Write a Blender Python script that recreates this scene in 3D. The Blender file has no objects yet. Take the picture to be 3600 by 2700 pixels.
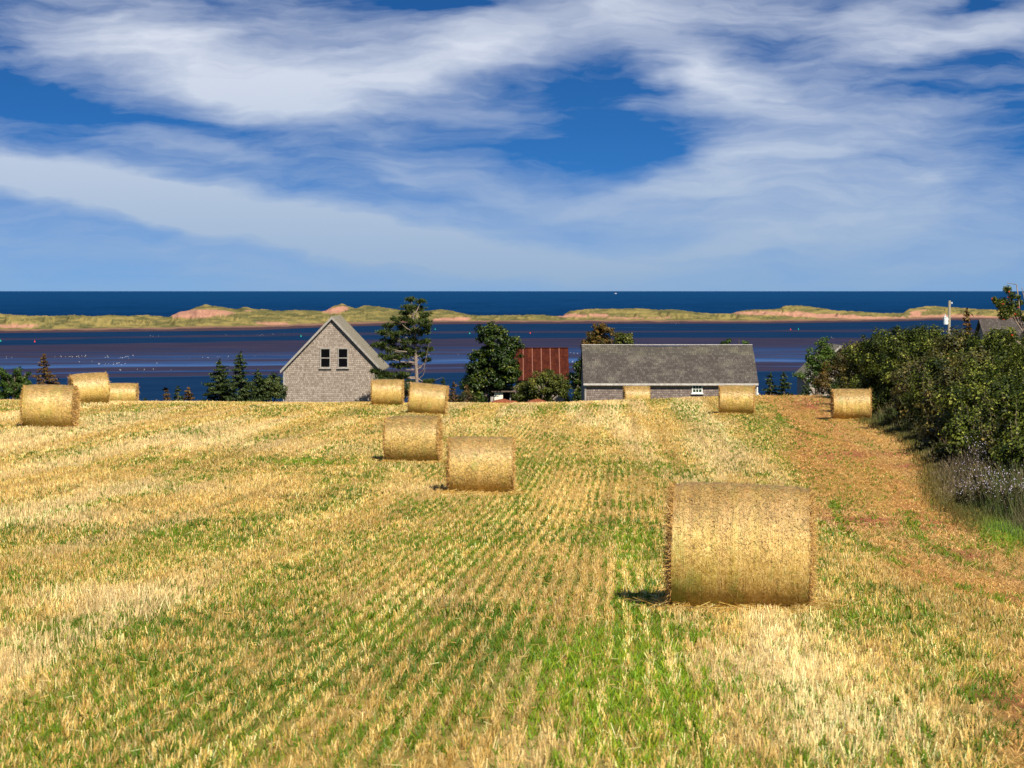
import bpy, math, random
import numpy as np
R = math.radians
D = bpy.data
SC = bpy.context.scene
COL = SC.collection

# ------------------------------------------------------------------ camera, sky, sun
CAMZ = 22.0
FPX = 7000.0
HOR = 1023.0
cam = D.cameras.new('camera'); cam_o = D.objects.new('camera', cam); COL.objects.link(cam_o)
cam.sensor_width = 36.0; cam.lens = 70.0; cam.shift_y = -327.0 / 3600.0
cam.clip_start = 0.5; cam.clip_end = 400000.0
cam_o.location = (0, 0, CAMZ); cam_o.rotation_euler = (R(90), 0, 0)
cam.dof.use_dof = True; cam.dof.focus_distance = 36.0; cam.dof.aperture_fstop = 5.6
SC.camera = cam_o
SC.view_settings.view_transform = 'Standard'; SC.view_settings.look = 'None'
SC.view_settings.exposure = 0.66; SC.view_settings.gamma = 1.0
SC.render.engine = 'CYCLES'
SC.cycles.use_denoising = True
SC.cycles.max_bounces = 6; SC.cycles.transparent_max_bounces = 8
SC.cycles.diffuse_bounces = 3; SC.cycles.glossy_bounces = 2; SC.cycles.transmission_bounces = 3

SUN_EL, SUN_AZ = 46.0, 25.0            # degrees; azimuth measured from straight behind the camera towards the right
sun = D.lights.new('sun', 'SUN'); sun.energy = 5.0; sun.angle = R(0.53); sun.color = (1.0, 0.92, 0.77)
sun_o = D.objects.new('sun', sun); COL.objects.link(sun_o)
sun_o.rotation_euler = (R(90 - SUN_EL), 0, R(SUN_AZ))

W = D.worlds.new('World'); SC.world = W; W.use_nodes = True
nt = W.node_tree; nt.nodes.clear()


class N:
    """small node-graph helper"""
    def __init__(s, tree): s.t = tree
    def new(s, typ, **kw):
        n = s.t.nodes.new(typ)
        for k, v in kw.items(): setattr(n, k, v)
        return n
    def set(s, sock, v):
        if v is None: return
        if isinstance(v, bpy.types.NodeSocket): s.t.links.new(v, sock)
        elif isinstance(v, (tuple, list)) and len(v) == 3 and sock.type == 'RGBA': sock.default_value = (*v, 1)
        else: sock.default_value = v
    def math(s, op, a, b=None, c=None, clamp=False):
        n = s.new('ShaderNodeMath', operation=op, use_clamp=clamp)
        s.set(n.inputs[0], a); s.set(n.inputs[1], b); s.set(n.inputs[2], c)
        return n.outputs[0]
    def vmath(s, op, a, b=None, scale=None):
        n = s.new('ShaderNodeVectorMath', operation=op)
        s.set(n.inputs[0], a); s.set(n.inputs[1], b)
        if scale is not None: s.set(n.inputs['Scale'], scale)
        return n.outputs['Value'] if op in ('LENGTH', 'DOT_PRODUCT', 'DISTANCE') else n.outputs[0]
    def mapping(s, vec, loc=(0, 0, 0), rot=(0, 0, 0), scale=(1, 1, 1), typ='POINT'):
        n = s.new('ShaderNodeMapping', vector_type=typ)
        s.set(n.inputs[0], vec); n.inputs['Location'].default_value = loc
        n.inputs['Rotation'].default_value = rot; n.inputs['Scale'].default_value = scale
        return n.outputs[0]
    def noise(s, vec, scale=5, detail=4, rough=.55, dist=0, col=False):
        n = s.new('ShaderNodeTexNoise')
        s.set(n.inputs['Vector'], vec); n.inputs['Scale'].default_value = scale
        n.inputs['Detail'].default_value = detail; n.inputs['Roughness'].default_value = rough
        n.inputs['Distortion'].default_value = dist
        return n.outputs['Color' if col else 'Fac']
    def rng(s, v, a, b, c=0.0, d=1.0, smooth=False):
        n = s.new('ShaderNodeMapRange'); n.interpolation_type = 'SMOOTHSTEP' if smooth else 'LINEAR'
        s.set(n.inputs[0], v)
        for i, k in enumerate((a, b, c, d)): s.set(n.inputs[i + 1], k)
        return n.outputs[0]
    def ramp(s, v, stops, interp='LINEAR'):
        n = s.new('ShaderNodeValToRGB'); s.set(n.inputs[0], v); cr = n.color_ramp; cr.interpolation = interp
        while len(cr.elements) < len(stops): cr.elements.new(0.5)
        for e, (p, c) in zip(cr.elements, stops): e.position = p; e.color = (*c, 1)
        return n.outputs[0]
    def mix(s, f, a, b, mode='MIX'):
        n = s.new('ShaderNodeMix', data_type='RGBA', blend_type=mode)
        s.set(n.inputs[0], f); s.set(n.inputs[6], a); s.set(n.inputs[7], b)
        return n.outputs[2]
    def attr(s, name, out='Fac'):
        n = s.new('ShaderNodeAttribute', attribute_name=name); return n.outputs[out]
    def sep(s, v):
        n = s.new('ShaderNodeSeparateXYZ'); s.set(n.inputs[0], v); return n.outputs
    def comb(s, x, y, z=0.0):
        n = s.new('ShaderNodeCombineXYZ')
        for i, k in enumerate((x, y, z)): s.set(n.inputs[i], k)
        return n.outputs[0]
    def bump(s, h, strength=.5, dist=.02):
        n = s.new('ShaderNodeBump'); s.set(n.inputs['Height'], h)
        n.inputs['Strength'].default_value = strength; n.inputs['Distance'].default_value = dist
        return n.outputs[0]


g = N(nt)
tc = g.new('ShaderNodeTexCoord')
dx, dy, dz = g.sep(tc.outputs['Generated'])[:3]
ady = g.math('MAXIMUM', g.math('ABSOLUTE', dy), 0.12)
ua = g.math('DIVIDE', dx, ady); ub = g.math('DIVIDE', dz, ady)
q0 = g.comb(g.math('MULTIPLY_ADD', ua, 4.301, 1.106), g.math('MULTIPLY_ADD', ub, -4.301, 0.628))
warp = g.vmath('SUBTRACT', g.noise(g.mapping(q0, scale=(1, 1.9, 1)), 2.6, 4, .55, 0.0, True), (0.5, 0.5, 0.5))
q = g.vmath('ADD', q0, g.vmath('MULTIPLY', warp, (0.34, 0.12, 0)))
warp2 = g.vmath('SUBTRACT', g.noise(g.mapping(q0, rot=(0, 0, R(-8)), scale=(1, 3.2, 1)), 9, 4, .55, 0.0, True), (0.5, 0.5, 0.5))
q = g.vmath('ADD', q, g.vmath('MULTIPLY', warp2, (0.09, 0.022, 0)))
# cirrus banks: centre and size in thousandths of the tangent grid, tilt, thickness
BANKS = [
    (480, 150, 420, 100, 10, .62), (230, 60, 300, 90, 5, .42), (560, 215, 330, 70, 14, .42), (790, 150, 300, 100, -10, .36),
    (1180, 60, 420, 90, -14, .52), (1030, 110, 160, 60, -20, .30), (1650, 20, 420, 60, 0, .30), (700, 60, 260, 70, 0, .2),
    (1530, 145, 210, 70, 25, .55), (1660, 200, 360, 110, 5, .34), (2040, 75, 330, 48, -6, .62), (1880, 40, 200, 60, -20, .3),
    (150, 395, 400, 56, 13, 1.0), (500, 465, 420, 62, 12, .74), (900, 525, 440, 66, 8, .5), (1250, 580, 500, 50, 5, .2),
    (1750, 330, 470, 110, 3, .32), (1500, 395, 330, 40, -14, .28), (1750, 440, 520, 120, 0, .26), (2000, 250, 240, 40, -6, .22),
    (850, 350, 420, 50, 14, .22), (950, 210, 260, 60, 20, .22), (460, 330, 300, 26, 14, .2),
    (1350, 265, 190, 90, 25, -.30), (1280, 345, 300, 60, 0, -.30), (1120, 300, 260, 40, 5, -.12), (60, 215, 260, 48, 10, -.45), (620, 292, 330, 30, 6, -.22),
    (960, 10, 300, 26, 0, -.35), (250, 20, 150, 20, 0, -.1), (2190, 300, 170, 150, 0, -.14), (1760, 110, 220, 34, -10, -.18),
    (60, 560, 520, 42, 8, -.10), (1330, 150, 200, 40, -5, -.16), (2150, 15, 120, 20, 0, -.25),
    (700, 600, 900, 26, 3, .08), (1750, 490, 520, 80, -6, .22), (1480, 545, 480, 36, -10, .18), (2050, 560, 300, 30, -12, .14), (1300, 430, 240, 26, -14, .16),
]
dens = None
for (cx, cy, rx, ry, rot, amp) in BANKS:
    v = g.mapping(q, (cx / 1000, cy / 1000, 0), (0, 0, R(rot)), (rx / 1000 * 1.15, ry / 1000 * 1.25, 1), 'TEXTURE')
    l = g.vmath('LENGTH', g.vmath('MULTIPLY', v, (1, 1, 0)))
    b = g.rng(l, 0.0, 1.15, amp, 0.0, True)
    dens = b if dens is None else g.math('ADD', dens, b)
st1 = g.noise(g.mapping(q, rot=(0, 0, R(-9)), scale=(1, 4.0, 1)), 2.6, 7, .56, 0.1)
st2 = g.noise(g.mapping(q, rot=(0, 0, R(12)), scale=(1, 5.5, 1)), 4.0, 6, .56, 0.1)
fa = g.noise(g.mapping(q, rot=(0, 0, R(-16)), scale=(1, 7, 1)), 4.0, 7, .58, 0.1); fb = g.noise(g.mapping(q, rot=(0, 0, R(14)), scale=(1, 7, 1)), 4.0, 7, .58, 0.1)
side = g.rng(g.sep(q0)[0], .9, 1.5, 0, 1, True)
fib = g.math('ADD', g.math('MULTIPLY', fa, g.math('SUBTRACT', 1.0, side)), g.math('MULTIPLY', fb, side))
st = g.math('ADD', g.math('MULTIPLY', g.math('SUBTRACT', st1, .5), .9), g.math('MULTIPLY', g.math('SUBTRACT', st2, .5), .5))
st = g.math('ADD', st, g.math('MULTIPLY', g.math('SUBTRACT', fib, .5), .95))
base = g.rng(g.math('ABSOLUTE', ub), 0.0, 0.085, .70, .12)
dens = g.math('ADD', g.math('ADD', dens, base), g.math('MULTIPLY', st, g.rng(g.math('ABSOLUTE', ub), 0.0, .05, .25, .80)))
dens = g.math('MULTIPLY', g.rng(dens, 0.02, 1.0, 0.0, 1.0), 0.95)
dens = g.math('MAXIMUM', g.math('MINIMUM', dens, .93), 0.0)
# the clear sky, looked up higher than it stands so that it keeps a polarised deep blue down to the sea
sv = g.comb(dx, dy, g.math('ADD', g.math('MULTIPLY', g.math('MAXIMUM', dz, 0.0), 2.6), .17))
sky = g.new('ShaderNodeTexSky', sky_type='NISHITA', sun_disc=False)
sky.sun_elevation = R(SUN_EL); sky.sun_rotation = R(180 - SUN_AZ); sky.altitude = 30
sky.air_density = 1.0; sky.dust_density = 0.25; sky.ozone_density = 3.5
nt.links.new(sv, sky.inputs[0])
hs = g.new('ShaderNodeHueSaturation'); hs.inputs['Saturation'].default_value = 1.25; hs.inputs['Value'].default_value = 1.0
nt.links.new(sky.outputs[0], hs.inputs['Color'])
skyc = g.mix(1.0, hs.outputs[0], (0.36, 0.66, 0.86), 'MULTIPLY')
cl = g.mix(g.rng(g.math('ABSOLUTE', ub), 0.0, 0.12, 0, 1), (2.3, 3.3, 4.65), (5.35, 5.75, 6.55))
final = g.mix(dens, skyc, cl)
bg = g.new('ShaderNodeBackground'); nt.links.new(final, bg.inputs[0]); bg.inputs[1].default_value = 0.085
wo = g.new('ShaderNodeOutputWorld'); nt.links.new(bg.outputs[0], wo.inputs[0])

# ------------------------------------------------------------------ helpers
rng = np.random.default_rng(7)


def hash2(ix, iy, seed):
    h = (ix.astype(np.int64) * 374761393 + iy.astype(np.int64) * 668265263 + seed * 1442695041) & 0xffffffff
    h = ((h ^ (h >> 13)) * 1274126177) & 0xffffffff
    h = h ^ (h >> 16)
    return (h & 0xffffff) / float(0xffffff)


def vnoise(x, y, seed=0):
    ix = np.floor(x); iy = np.floor(y); fx = x - ix; fy = y - iy
    fx = fx * fx * (3 - 2 * fx); fy = fy * fy * (3 - 2 * fy)
    a = hash2(ix, iy, seed); b = hash2(ix + 1, iy, seed); c = hash2(ix, iy + 1, seed); d = hash2(ix + 1, iy + 1, seed)
    return (a * (1 - fx) + b * fx) * (1 - fy) + (c * (1 - fx) + d * fx) * fy


def fbm(x, y, seed=0, oct=4):
    s = 0; a = 1; t = 0
    for i in range(oct):
        s = s + a * vnoise(x * 2 ** i, y * 2 ** i, seed + i * 17); t += a; a *= .55
    return s / t


def sstep(x, a, b):
    t = np.clip((x - a) / (b - a), 0, 1); return t * t * (3 - 2 * t)


def mesh_np(name, V, F, mats, parent=None, attrs=None, mat_idx=None, smooth=False):
    """V (n,3), F (m,k) int array or list of arrays; attrs {name: per-vertex float or (n,3)}"""
    me = D.meshes.new(name)
    V = np.asarray(V, dtype=np.float32)
    Fs = F if isinstance(F, list) else [F]
    Fs = [np.asarray(f, dtype=np.int32) for f in Fs if len(f)]
    nl = sum(f.size for f in Fs); npoly = sum(len(f) for f in Fs)
    me.vertices.add(len(V)); me.vertices.foreach_set('co', V.ravel())
    me.loops.add(nl); me.loops.foreach_set('vertex_index', np.concatenate([f.ravel() for f in Fs]))
    me.polygons.add(npoly)
    tot = np.concatenate([np.full(len(f), f.shape[1], np.int32) for f in Fs])
    start = np.concatenate([[0], np.cumsum(tot)[:-1]]).astype(np.int32)
    me.polygons.foreach_set('loop_start', start)
    me.polygons.foreach_set('loop_total', tot)
    for m in (mats if isinstance(mats, (list, tuple)) else [mats]): me.materials.append(m)
    if mat_idx is not None: me.polygons.foreach_set('material_index', np.asarray(mat_idx, np.int32))
    if smooth: me.polygons.foreach_set('use_smooth', np.ones(npoly, bool))
    for k, a in (attrs or {}).items():
        a = np.asarray(a, np.float32)
        if a.ndim == 1:
            at = me.attributes.new(k, 'FLOAT', 'POINT'); at.data.foreach_set('value', a)
        else:
            at = me.attributes.new(k, 'FLOAT_COLOR', 'POINT')
            at.data.foreach_set('color', np.concatenate([a, np.ones((len(a), 1), np.float32)], 1).ravel())
    me.update(calc_edges=True)
    o = D.objects.new(name, me); COL.objects.link(o)
    if parent is not None: o.parent = parent
    return o


class MB:
    """collects boxes, tubes and free faces; build() links them as one mesh object"""
    def __init__(s): s.v = []; s.f = []
    def add(s, verts, faces):
        o = len(s.v); s.v += [tuple(p) for p in verts]; s.f += [tuple(i + o for i in f) for f in faces]
    def box(s, a, b):
        x0, y0, z0 = a; x1, y1, z1 = b
        s.add([(x0, y0, z0), (x1, y0, z0), (x1, y1, z0), (x0, y1, z0), (x0, y0, z1), (x1, y0, z1), (x1, y1, z1), (x0, y1, z1)],
              [(0, 3, 2, 1), (4, 5, 6, 7), (0, 1, 5, 4), (1, 2, 6, 5), (2, 3, 7, 6), (3, 0, 4, 7)])
    def slab(s, p, th, n=None):
        """thick plate from a planar polygon p, extruded by vector th"""
        k = len(p); q_ = [tuple(a + b for a, b in zip(c, th)) for c in p]
        s.add(list(p) + q_, [tuple(range(k))[::-1], tuple(range(k, 2 * k))] + [(i, (i + 1) % k, k + (i + 1) % k, k + i) for i in range(k)])
    def tube(s, pts, rad, n=7, cap=True):
        P = [np.array(p, float) for p in pts]; o = len(s.v)
        rad = rad if isinstance(rad, (list, tuple)) else [rad] * len(P)
        for i, p in enumerate(P):
            d = P[min(i + 1, len(P) - 1)] - P[max(i - 1, 0)]; d /= max(np.linalg.norm(d), 1e-9)
            u = np.cross(d, (0, 0, 1)) if abs(d[2]) < .9 else np.cross(d, (1, 0, 0)); u /= np.linalg.norm(u); w = np.cross(d, u)
            for k in range(n):
                a = 2 * math.pi * k / n; s.v.append(tuple(p + rad[i] * (math.cos(a) * u + math.sin(a) * w)))
        for i in range(len(P) - 1):
            for k in range(n):
                a = o + i * n + k; b = o + i * n + (k + 1) % n; s.f.append((a, b, b + n, a + n))
        if cap:
            s.f.append(tuple(o + k for k in range(n))[::-1]); s.f.append(tuple(o + (len(P) - 1) * n + k for k in range(n)))
    def build(s, name, mat, parent=None, smooth=False):
        me = D.meshes.new(name); me.from_pydata(s.v, [], s.f); me.materials.append(mat); me.update()
        if smooth: me.polygons.foreach_set('use_smooth', [True] * len(me.polygons))
        o = D.objects.new(name, me); COL.objects.link(o)
        if parent is not None: o.parent = parent
        return o


def tag(o, label=None, cat=None, group=None, kind=None):
    if label: o['label'] = label
    if cat: o['category'] = cat
    if group: o['group'] = group
    if kind: o['kind'] = kind
    return o


def empty(name, loc, label, cat, group=None, rz=0):
    o = D.objects.new(name, None); COL.objects.link(o); o.location = loc; o.rotation_euler = (0, 0, rz)
    o.empty_display_size = .5
    return tag(o, label, cat, group)


# ------------------------------------------------------------------ terrain (depth below the eye)
GX = np.array([-60, -30, -15, 0, 7.5, 15, 30, 60], float)
GY = np.array([-20, 0, 12, 21, 48, 60, 88, 100, 112], float)
GT = np.array([
    [1.2, 2.0, 2.6, 3.0, 3.9, 4.1, 4.9, 5.5, 6.2],
    [1.2, 2.0, 2.65, 3.1, 4.1, 4.3, 4.92, 5.52, 6.20],
    [1.2, 2.0, 2.72, 3.25, 4.40, 4.62, 5.08, 5.68, 6.30],
    [1.2, 2.05, 2.80, 3.39, 4.86, 5.06, 5.55, 5.78, 6.36],
    [1.2, 2.1, 2.83, 3.40, 4.84, 5.10, 5.66, 5.84, 6.14],
    [1.2, 2.1, 2.83, 3.40, 4.78, 5.12, 5.70, 5.76, 5.90],
    [1.2, 2.1, 2.80, 3.38, 4.7, 5.0, 5.6, 5.7, 5.88],
    [1.2, 2.1, 2.80, 3.3, 4.4, 4.8, 5.4, 5.6, 5.9]])


def _pchip_rows(xk, Yk, x):
    """monotone-ish cubic along the last axis: Yk (..., n) tabulated at xk, sampled at x -> (..., len(x))"""
    d = np.diff(Yk, axis=-1) / np.diff(xk)
    m = np.zeros_like(Yk); m[..., 1:-1] = np.where(d[..., :-1] * d[..., 1:] > 0, 2 * d[..., :-1] * d[..., 1:] / (d[..., :-1] + d[..., 1:] + 1e-12), 0)
    m[..., 0] = d[..., 0]; m[..., -1] = d[..., -1]
    i = np.clip(np.searchsorted(xk, x) - 1, 0, len(xk) - 2); h = (xk[i + 1] - xk[i]); t = (x - xk[i]) / h
    t2 = t * t; t3 = t2 * t
    return ((2 * t3 - 3 * t2 + 1) * Yk[..., i] + (t3 - 2 * t2 + t) * h * m[..., i] + (-2 * t3 + 3 * t2) * Yk[..., i + 1] + (t3 - t2) * h * m[..., i + 1])


_fx = np.linspace(-60, 60, 241); _fy = np.linspace(-20, 112, 265)
_T = _pchip_rows(GY, GT, _fy)                 # (8, 265)
_T = _pchip_rows(GX, _T.T.copy(), _fx).T      # (241, 265)


def Gd(x, y):
    x = np.asarray(x, float); y = np.asarray(y, float)
    xc = np.clip(x, -59.9, 59.9); yc = np.clip(y, -19.9, 111.99)
    i = (xc + 60) / .5; j = (yc + 20) / .5
    i0 = np.floor(i).astype(int); j0 = np.floor(j).astype(int); fi = i - i0; fj = j - j0
    z = (_T[i0, j0] * (1 - fi) + _T[i0 + 1, j0] * fi) * (1 - fj) + (_T[i0, j0 + 1] * (1 - fi) + _T[i0 + 1, j0 + 1] * fi) * fj
    t = np.maximum(y - 112, 0); a = np.minimum(t, 17.5)
    z = z + .06 * a + .002 * a * a + .13 * (t - a)
    return z


def gz(x, y):
    return CAMZ - float(Gd(x, y))


def wx(px, y): return (px - 1800.0) / FPX * y
def wz(row, y): return CAMZ - (row - HOR) / FPX * y
def to_px(x, y, dep): return 1800 + FPX * x / y, HOR + FPX * dep / y


def ground_at(px, row):
    """point of the field seen along that line of the survey grid"""
    s = (row - HOR) / FPX; u = (px - 1800) / FPX
    ys = np.linspace(8, 125, 4000); f = Gd(u * ys, ys) / ys - s
    k = np.argmax(f <= 0) if (f <= 0).any() else len(ys) - 1
    return u * ys[k], ys[k]


# ------------------------------------------------------------------ materials
def newmat(name):
    m = D.materials.new(name); m.use_nodes = True; m.node_tree.nodes.clear(); return m, N(m.node_tree)


def finish(g, sh):
    o = g.new('ShaderNodeOutputMaterial'); g.t.links.new(sh, o.inputs[0])


def principled(g, col, rough=.8, normal=None, spec=.3, metal=0.0):
    p = g.new('ShaderNodeBsdfPrincipled'); g.set(p.inputs['Base Color'], col); g.set(p.inputs['Roughness'], rough)
    p.inputs['Specular IOR Level'].default_value = spec; p.inputs['Metallic'].default_value = metal
    if normal is not None: g.set(p.inputs['Normal'], normal)
    return p.outputs[0]


def geo_pos(g): return g.new('ShaderNodeNewGeometry').outputs['Position']
def obj_pos(g): return g.new('ShaderNodeTexCoord').outputs['Object']


def mat_leaf(name, stops, transl=.35, rough=.5, spec=.25):
    m, g = newmat(name)
    t = g.attr('tint'); c = g.ramp(t, stops)
    p = principled(g, c, rough, spec=spec)
    tr = g.new('ShaderNodeBsdfTranslucent'); g.set(tr.inputs[0], g.mix(1.0, c, (1.0, 1.15, .6), 'MULTIPLY'))
    mx = g.new('ShaderNodeMixShader'); mx.inputs[0].default_value = transl
    g.t.links.new(p, mx.inputs[1]); g.t.links.new(tr.outputs[0], mx.inputs[2]); finish(g, mx.outputs[0]); return m


def mat_plain(name, col, rough=.7, var=.15, scale=8, spec=.3, bump=0.0, metal=0.0):
    m, g = newmat(name); p = obj_pos(g); n = g.noise(p, scale, 5, .6)
    a = tuple(c * (1 - var) for c in col); b = tuple(min(1, c * (1 + var)) for c in col)
    c = g.mix(g.rng(n, .3, .7), a, b)
    nb = g.bump(n, bump, .02) if bump else None
    finish(g, principled(g, c, rough, nb, spec, metal)); return m


def mat_vcol(name, rough=.6, spec=.25, transl=.2):
    m, g = newmat(name); c = g.attr('col', 'Color')
    p = principled(g, c, rough, spec=spec)
    tr = g.new('ShaderNodeBsdfTranslucent'); g.set(tr.inputs[0], c)
    mx = g.new('ShaderNodeMixShader'); mx.inputs[0].default_value = transl
    g.t.links.new(p, mx.inputs[1]); g.t.links.new(tr.outputs[0], mx.inputs[2]); finish(g, mx.outputs[0]); return m


def mat_shingle(name, cols, mortar, course=.15, width=.16, moss=None, axes='xz', streak=0.0, top_clean=None):
    """weathered wooden shingles: courses, split widths, every shingle its own grey"""
    m, g = newmat(name); p = obj_pos(g); s = g.sep(p)
    hx = s[0] if axes[0] == 'x' else s[1]
    v = g.comb(hx, s[2])
    jit = g.noise(g.comb(g.math('MULTIPLY', hx, .5), s[2]), 1.2, 2, .5)
    v = g.comb(hx, g.math('ADD', s[2], g.math('MULTIPLY', g.math('SUBTRACT', jit, .5), .07)))
    b = g.new('ShaderNodeTexBrick'); g.set(b.inputs['Vector'], v)
    b.offset = .43; b.squash = .8; b.squash_frequency = 3
    b.inputs['Color1'].default_value = (0, 0, 0, 1); b.inputs['Color2'].default_value = (1, 1, 1, 1); b.inputs['Mortar'].default_value = (.5, .5, .5, 1)
    b.inputs['Scale'].default_value = 1; b.inputs['Mortar Size'].default_value = .014; b.inputs['Mortar Smooth'].default_value = .6
    b.inputs['Bias'].default_value = 0; b.inputs['Brick Width'].default_value = width; b.inputs['Row Height'].default_value = course
    fine = g.noise(v, 6, 4, .7); big = g.noise(v, .8, 3, .6)
    t = g.math('ADD', g.math('MULTIPLY', b.outputs['Color'], .40), g.math('ADD', g.math('MULTIPLY', fine, .55), g.math('MULTIPLY', big, .30)))
    c = g.ramp(g.math('SUBTRACT', t, .12), [(0.1, cols[0]), (.5, cols[1]), (.9, cols[2])])
    if moss: c = g.mix(g.rng(g.noise(p, .9, 5, .7), .5, .75, 0, .6), c, moss)
    if top_clean:
        z0, z1, cc = top_clean
        c = g.mix(g.math('MULTIPLY', g.rng(g.math('ADD', s[2], g.math('MULTIPLY', fine, .15)), z0, z1), .9), c, cc)
    c = g.mix(g.math('MULTIPLY', b.outputs['Fac'], .75), c, mortar)
    h = g.math('SUBTRACT', g.math('MULTIPLY', fine, .3), b.outputs['Fac'])
    finish(g, principled(g, c, .85, g.bump(h, .6, .03), .2)); return m


def mat_board(name, col, dark, sx=9.0):
    m, g = newmat(name); p = obj_pos(g)
    n = g.noise(g.mapping(p, scale=(sx, sx, 1.2)), 3, 5, .65)
    c = g.mix(g.rng(n, .35, .7), dark, col); finish(g, principled(g, c, .8, g.bump(n, .4, .02), .2)); return m


M = {}
M['bark'] = mat_board('bark', (.20, .15, .11), (.07, .05, .04), 6)
M['bark_pale'] = mat_board('pale_bark', (.34, .27, .21), (.16, .12, .10), 6)
M['leaf_hedge'] = mat_leaf('hedge_leaves', [(0, (.008, .016, .003)), (.5, (.042, .060, .007)), (.8, (.125, .150, .017)), (1, (.32, .33, .06))], .22, .5, .2)
M['leaf_hedge_olive'] = mat_leaf('olive_hedge_leaves', [(0, (.026, .030, .008)), (.5, (.060, .060, .012)), (.85, (.145, .13, .025)), (1, (.28, .20, .05))], .25, .5, .3)
M['leaf_bush'] = mat_leaf('berry_bush_leaves', [(0, (.022, .030, .006)), (.5, (.062, .078, .012)), (.85, (.13, .15, .025)), (1, (.24, .20, .04))], .25, .5, .2)
M['leaf_maple'] = mat_leaf('maple_leaves', [(0, (.008, .018, .003)), (.5, (.020, .042, .005)), (.85, (.060, .090, .007)), (1, (.15, .16, .012))], .2, .45, .3)
M['leaf_light'] = mat_leaf('light_leaves', [(0, (.03, .06, .010)), (.5, (.07, .125, .018)), (1, (.15, .21, .035))], .35)
M['leaf_autumn'] = mat_leaf('autumn_leaves', [(0, (.05, .045, .010)), (.45, (.13, .085, .018)), (.8, (.22, .11, .022)), (1, (.26, .20, .03))], .3)
M['needle'] = mat_leaf('spruce_needles', [(0, (.012, .024, .006)), (.6, (.036, .056, .012)), (1, (.085, .10, .02))], .08, .55)
M['needle_pine'] = mat_leaf('pine_needles', [(0, (.014, .028, .006)), (.6, (.045, .068, .012)), (1, (.11, .13, .02))], .12, .55)
M['needle_rust'] = mat_leaf('rusty_needles', [(0, (.045, .025, .008)), (.6, (.11, .058, .016)), (1, (.17, .11, .03))], .1, .6)
M['straw'] = mat_vcol('straw_stalks', .5, .35, .25)
M['grass'] = mat_vcol('grass_blades', .5, .25, .35)
M['weed'] = mat_vcol('weed_blades', .6, .2, .3)
M['petal'] = mat_plain('aster_petals', (.38, .34, .45), .6, .15, 30)
M['berry'] = mat_plain('rowan_berries', (.62, .06, .02), .35, .2, 30, .5)
M['wood_grey'] = mat_board('grey_trim_boards', (.40, .37, .33), (.22, .20, .18), 4)
M['wood_pale'] = mat_board('pale_fascia_boards', (.55, .52, .47), (.36, .33, .30), 2)
M['white'] = mat_plain('white_paint', (.74, .73, .68), .6, .06, 5)
M['cream'] = mat_plain('cream_painted_wall', (.80, .74, .60), .7, .06, 2)
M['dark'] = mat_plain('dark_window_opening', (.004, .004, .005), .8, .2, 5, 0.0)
M['pole'] = mat_board('pole_wood', (.42, .37, .27), (.24, .205, .15), 12)
M['metal'] = mat_plain('painted_grey_metal', (.62, .66, .66), .45, .06, 4, .5)
M['rust'] = None

# window glass; dim room and sky reflection are painted into its base colour
m, g = newmat('window_glass')
n_ = g.noise(geo_pos(g), .9, 2, .5)
finish(g, principled(g, g.mix(g.rng(n_, .4, .6), (.02, .05, .035), (.03, .06, .12)), .08, None, .5)); M['glass'] = m

M['shingle_barn'] = mat_shingle('barn_wall_shingles', [(.17, .13, .10), (.33, .27, .225), (.50, .43, .37)], (.05, .04, .03), .15, .155, None, 'xz')
M['shingle_side'] = mat_shingle('barn_side_shingles', [(.20, .17, .15), (.34, .29, .26), (.5, .45, .4)], (.08, .07, .06), .15, .17, None, 'yz')
M['shingle_roof'] = mat_shingle('barn_roof_shingles', [(.16, .135, .088), (.235, .205, .14), (.32, .28, .20)], (.13, .11, .09), .11, .16, (.30, .29, .20), 'yz')
M['shingle_shed'] = mat_shingle('shed_wall_shingles', [(.10, .075, .065), (.21, .165, .145), (.38, .31, .27)], (.06, .05, .045), .14, .16, None, 'xz')
M['shingle_shed_roof'] = mat_shingle('shed_roof_shingles', [(.040, .034, .030), (.066, .055, .048), (.135, .115, .10)], (.035, .03, .027), .13, .17, (.22, .20, .15), 'xz')
M['shingle_shed_top'] = mat_shingle('shed_upper_roof_shingles', [(.045, .040, .034), (.075, .066, .054), (.15, .13, .105)], (.035, .03, .025), .13, .19, (.19, .175, .11), 'xz')
M['bare_shingle'] = mat_shingle('fresh_shingle_band', [(.40, .24, .13), (.56, .36, .22), (.66, .47, .32)], (.20, .12, .08), .14, .16, None, 'xz')

m, g = newmat('rusty_sheet_metal')
p = obj_pos(g); s = g.sep(p)
rib = g.math('SINE', g.math('MULTIPLY', s[0], 2 * math.pi / .12))
n1 = g.noise(g.mapping(p, scale=(1.5, 1, .5)), 2.0, 5, .65); n2 = g.noise(p, 9, 4, .7)
c = g.ramp(g.math('ADD', g.math('MULTIPLY', n1, .7), g.math('MULTIPLY', n2, .3)), [(.3, (.030, .007, .005)), (.5, (.060, .013, .007)), (.7, (.12, .030, .010))])
finish(g, principled(g, c, .75, g.bump(rib, .9, .02), .08)); M['rust'] = m
M['seam'] = mat_plain('roof_seam_strips', (.19, .075, .05), .55, .2, 5)
M['soil'] = mat_plain('red_soil', (.20, .062, .030), .95, .25, 5, .1, .6)

# ------------------------------------------------------------------ field colouring (shared by the ground sheet and the stalks)
ROWA = math.atan(.057)
CR, SR = math.cos(ROWA), math.sin(ROWA)


def blobs(px, row, L):
    s = np.zeros_like(px)
    for (cx, cy, rx, ry, a) in L:
        d = ((px - cx) / rx) ** 2 + ((row - cy) / ry) ** 2
        s = s + a * np.exp(-d * 1.2)
    return s


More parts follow.
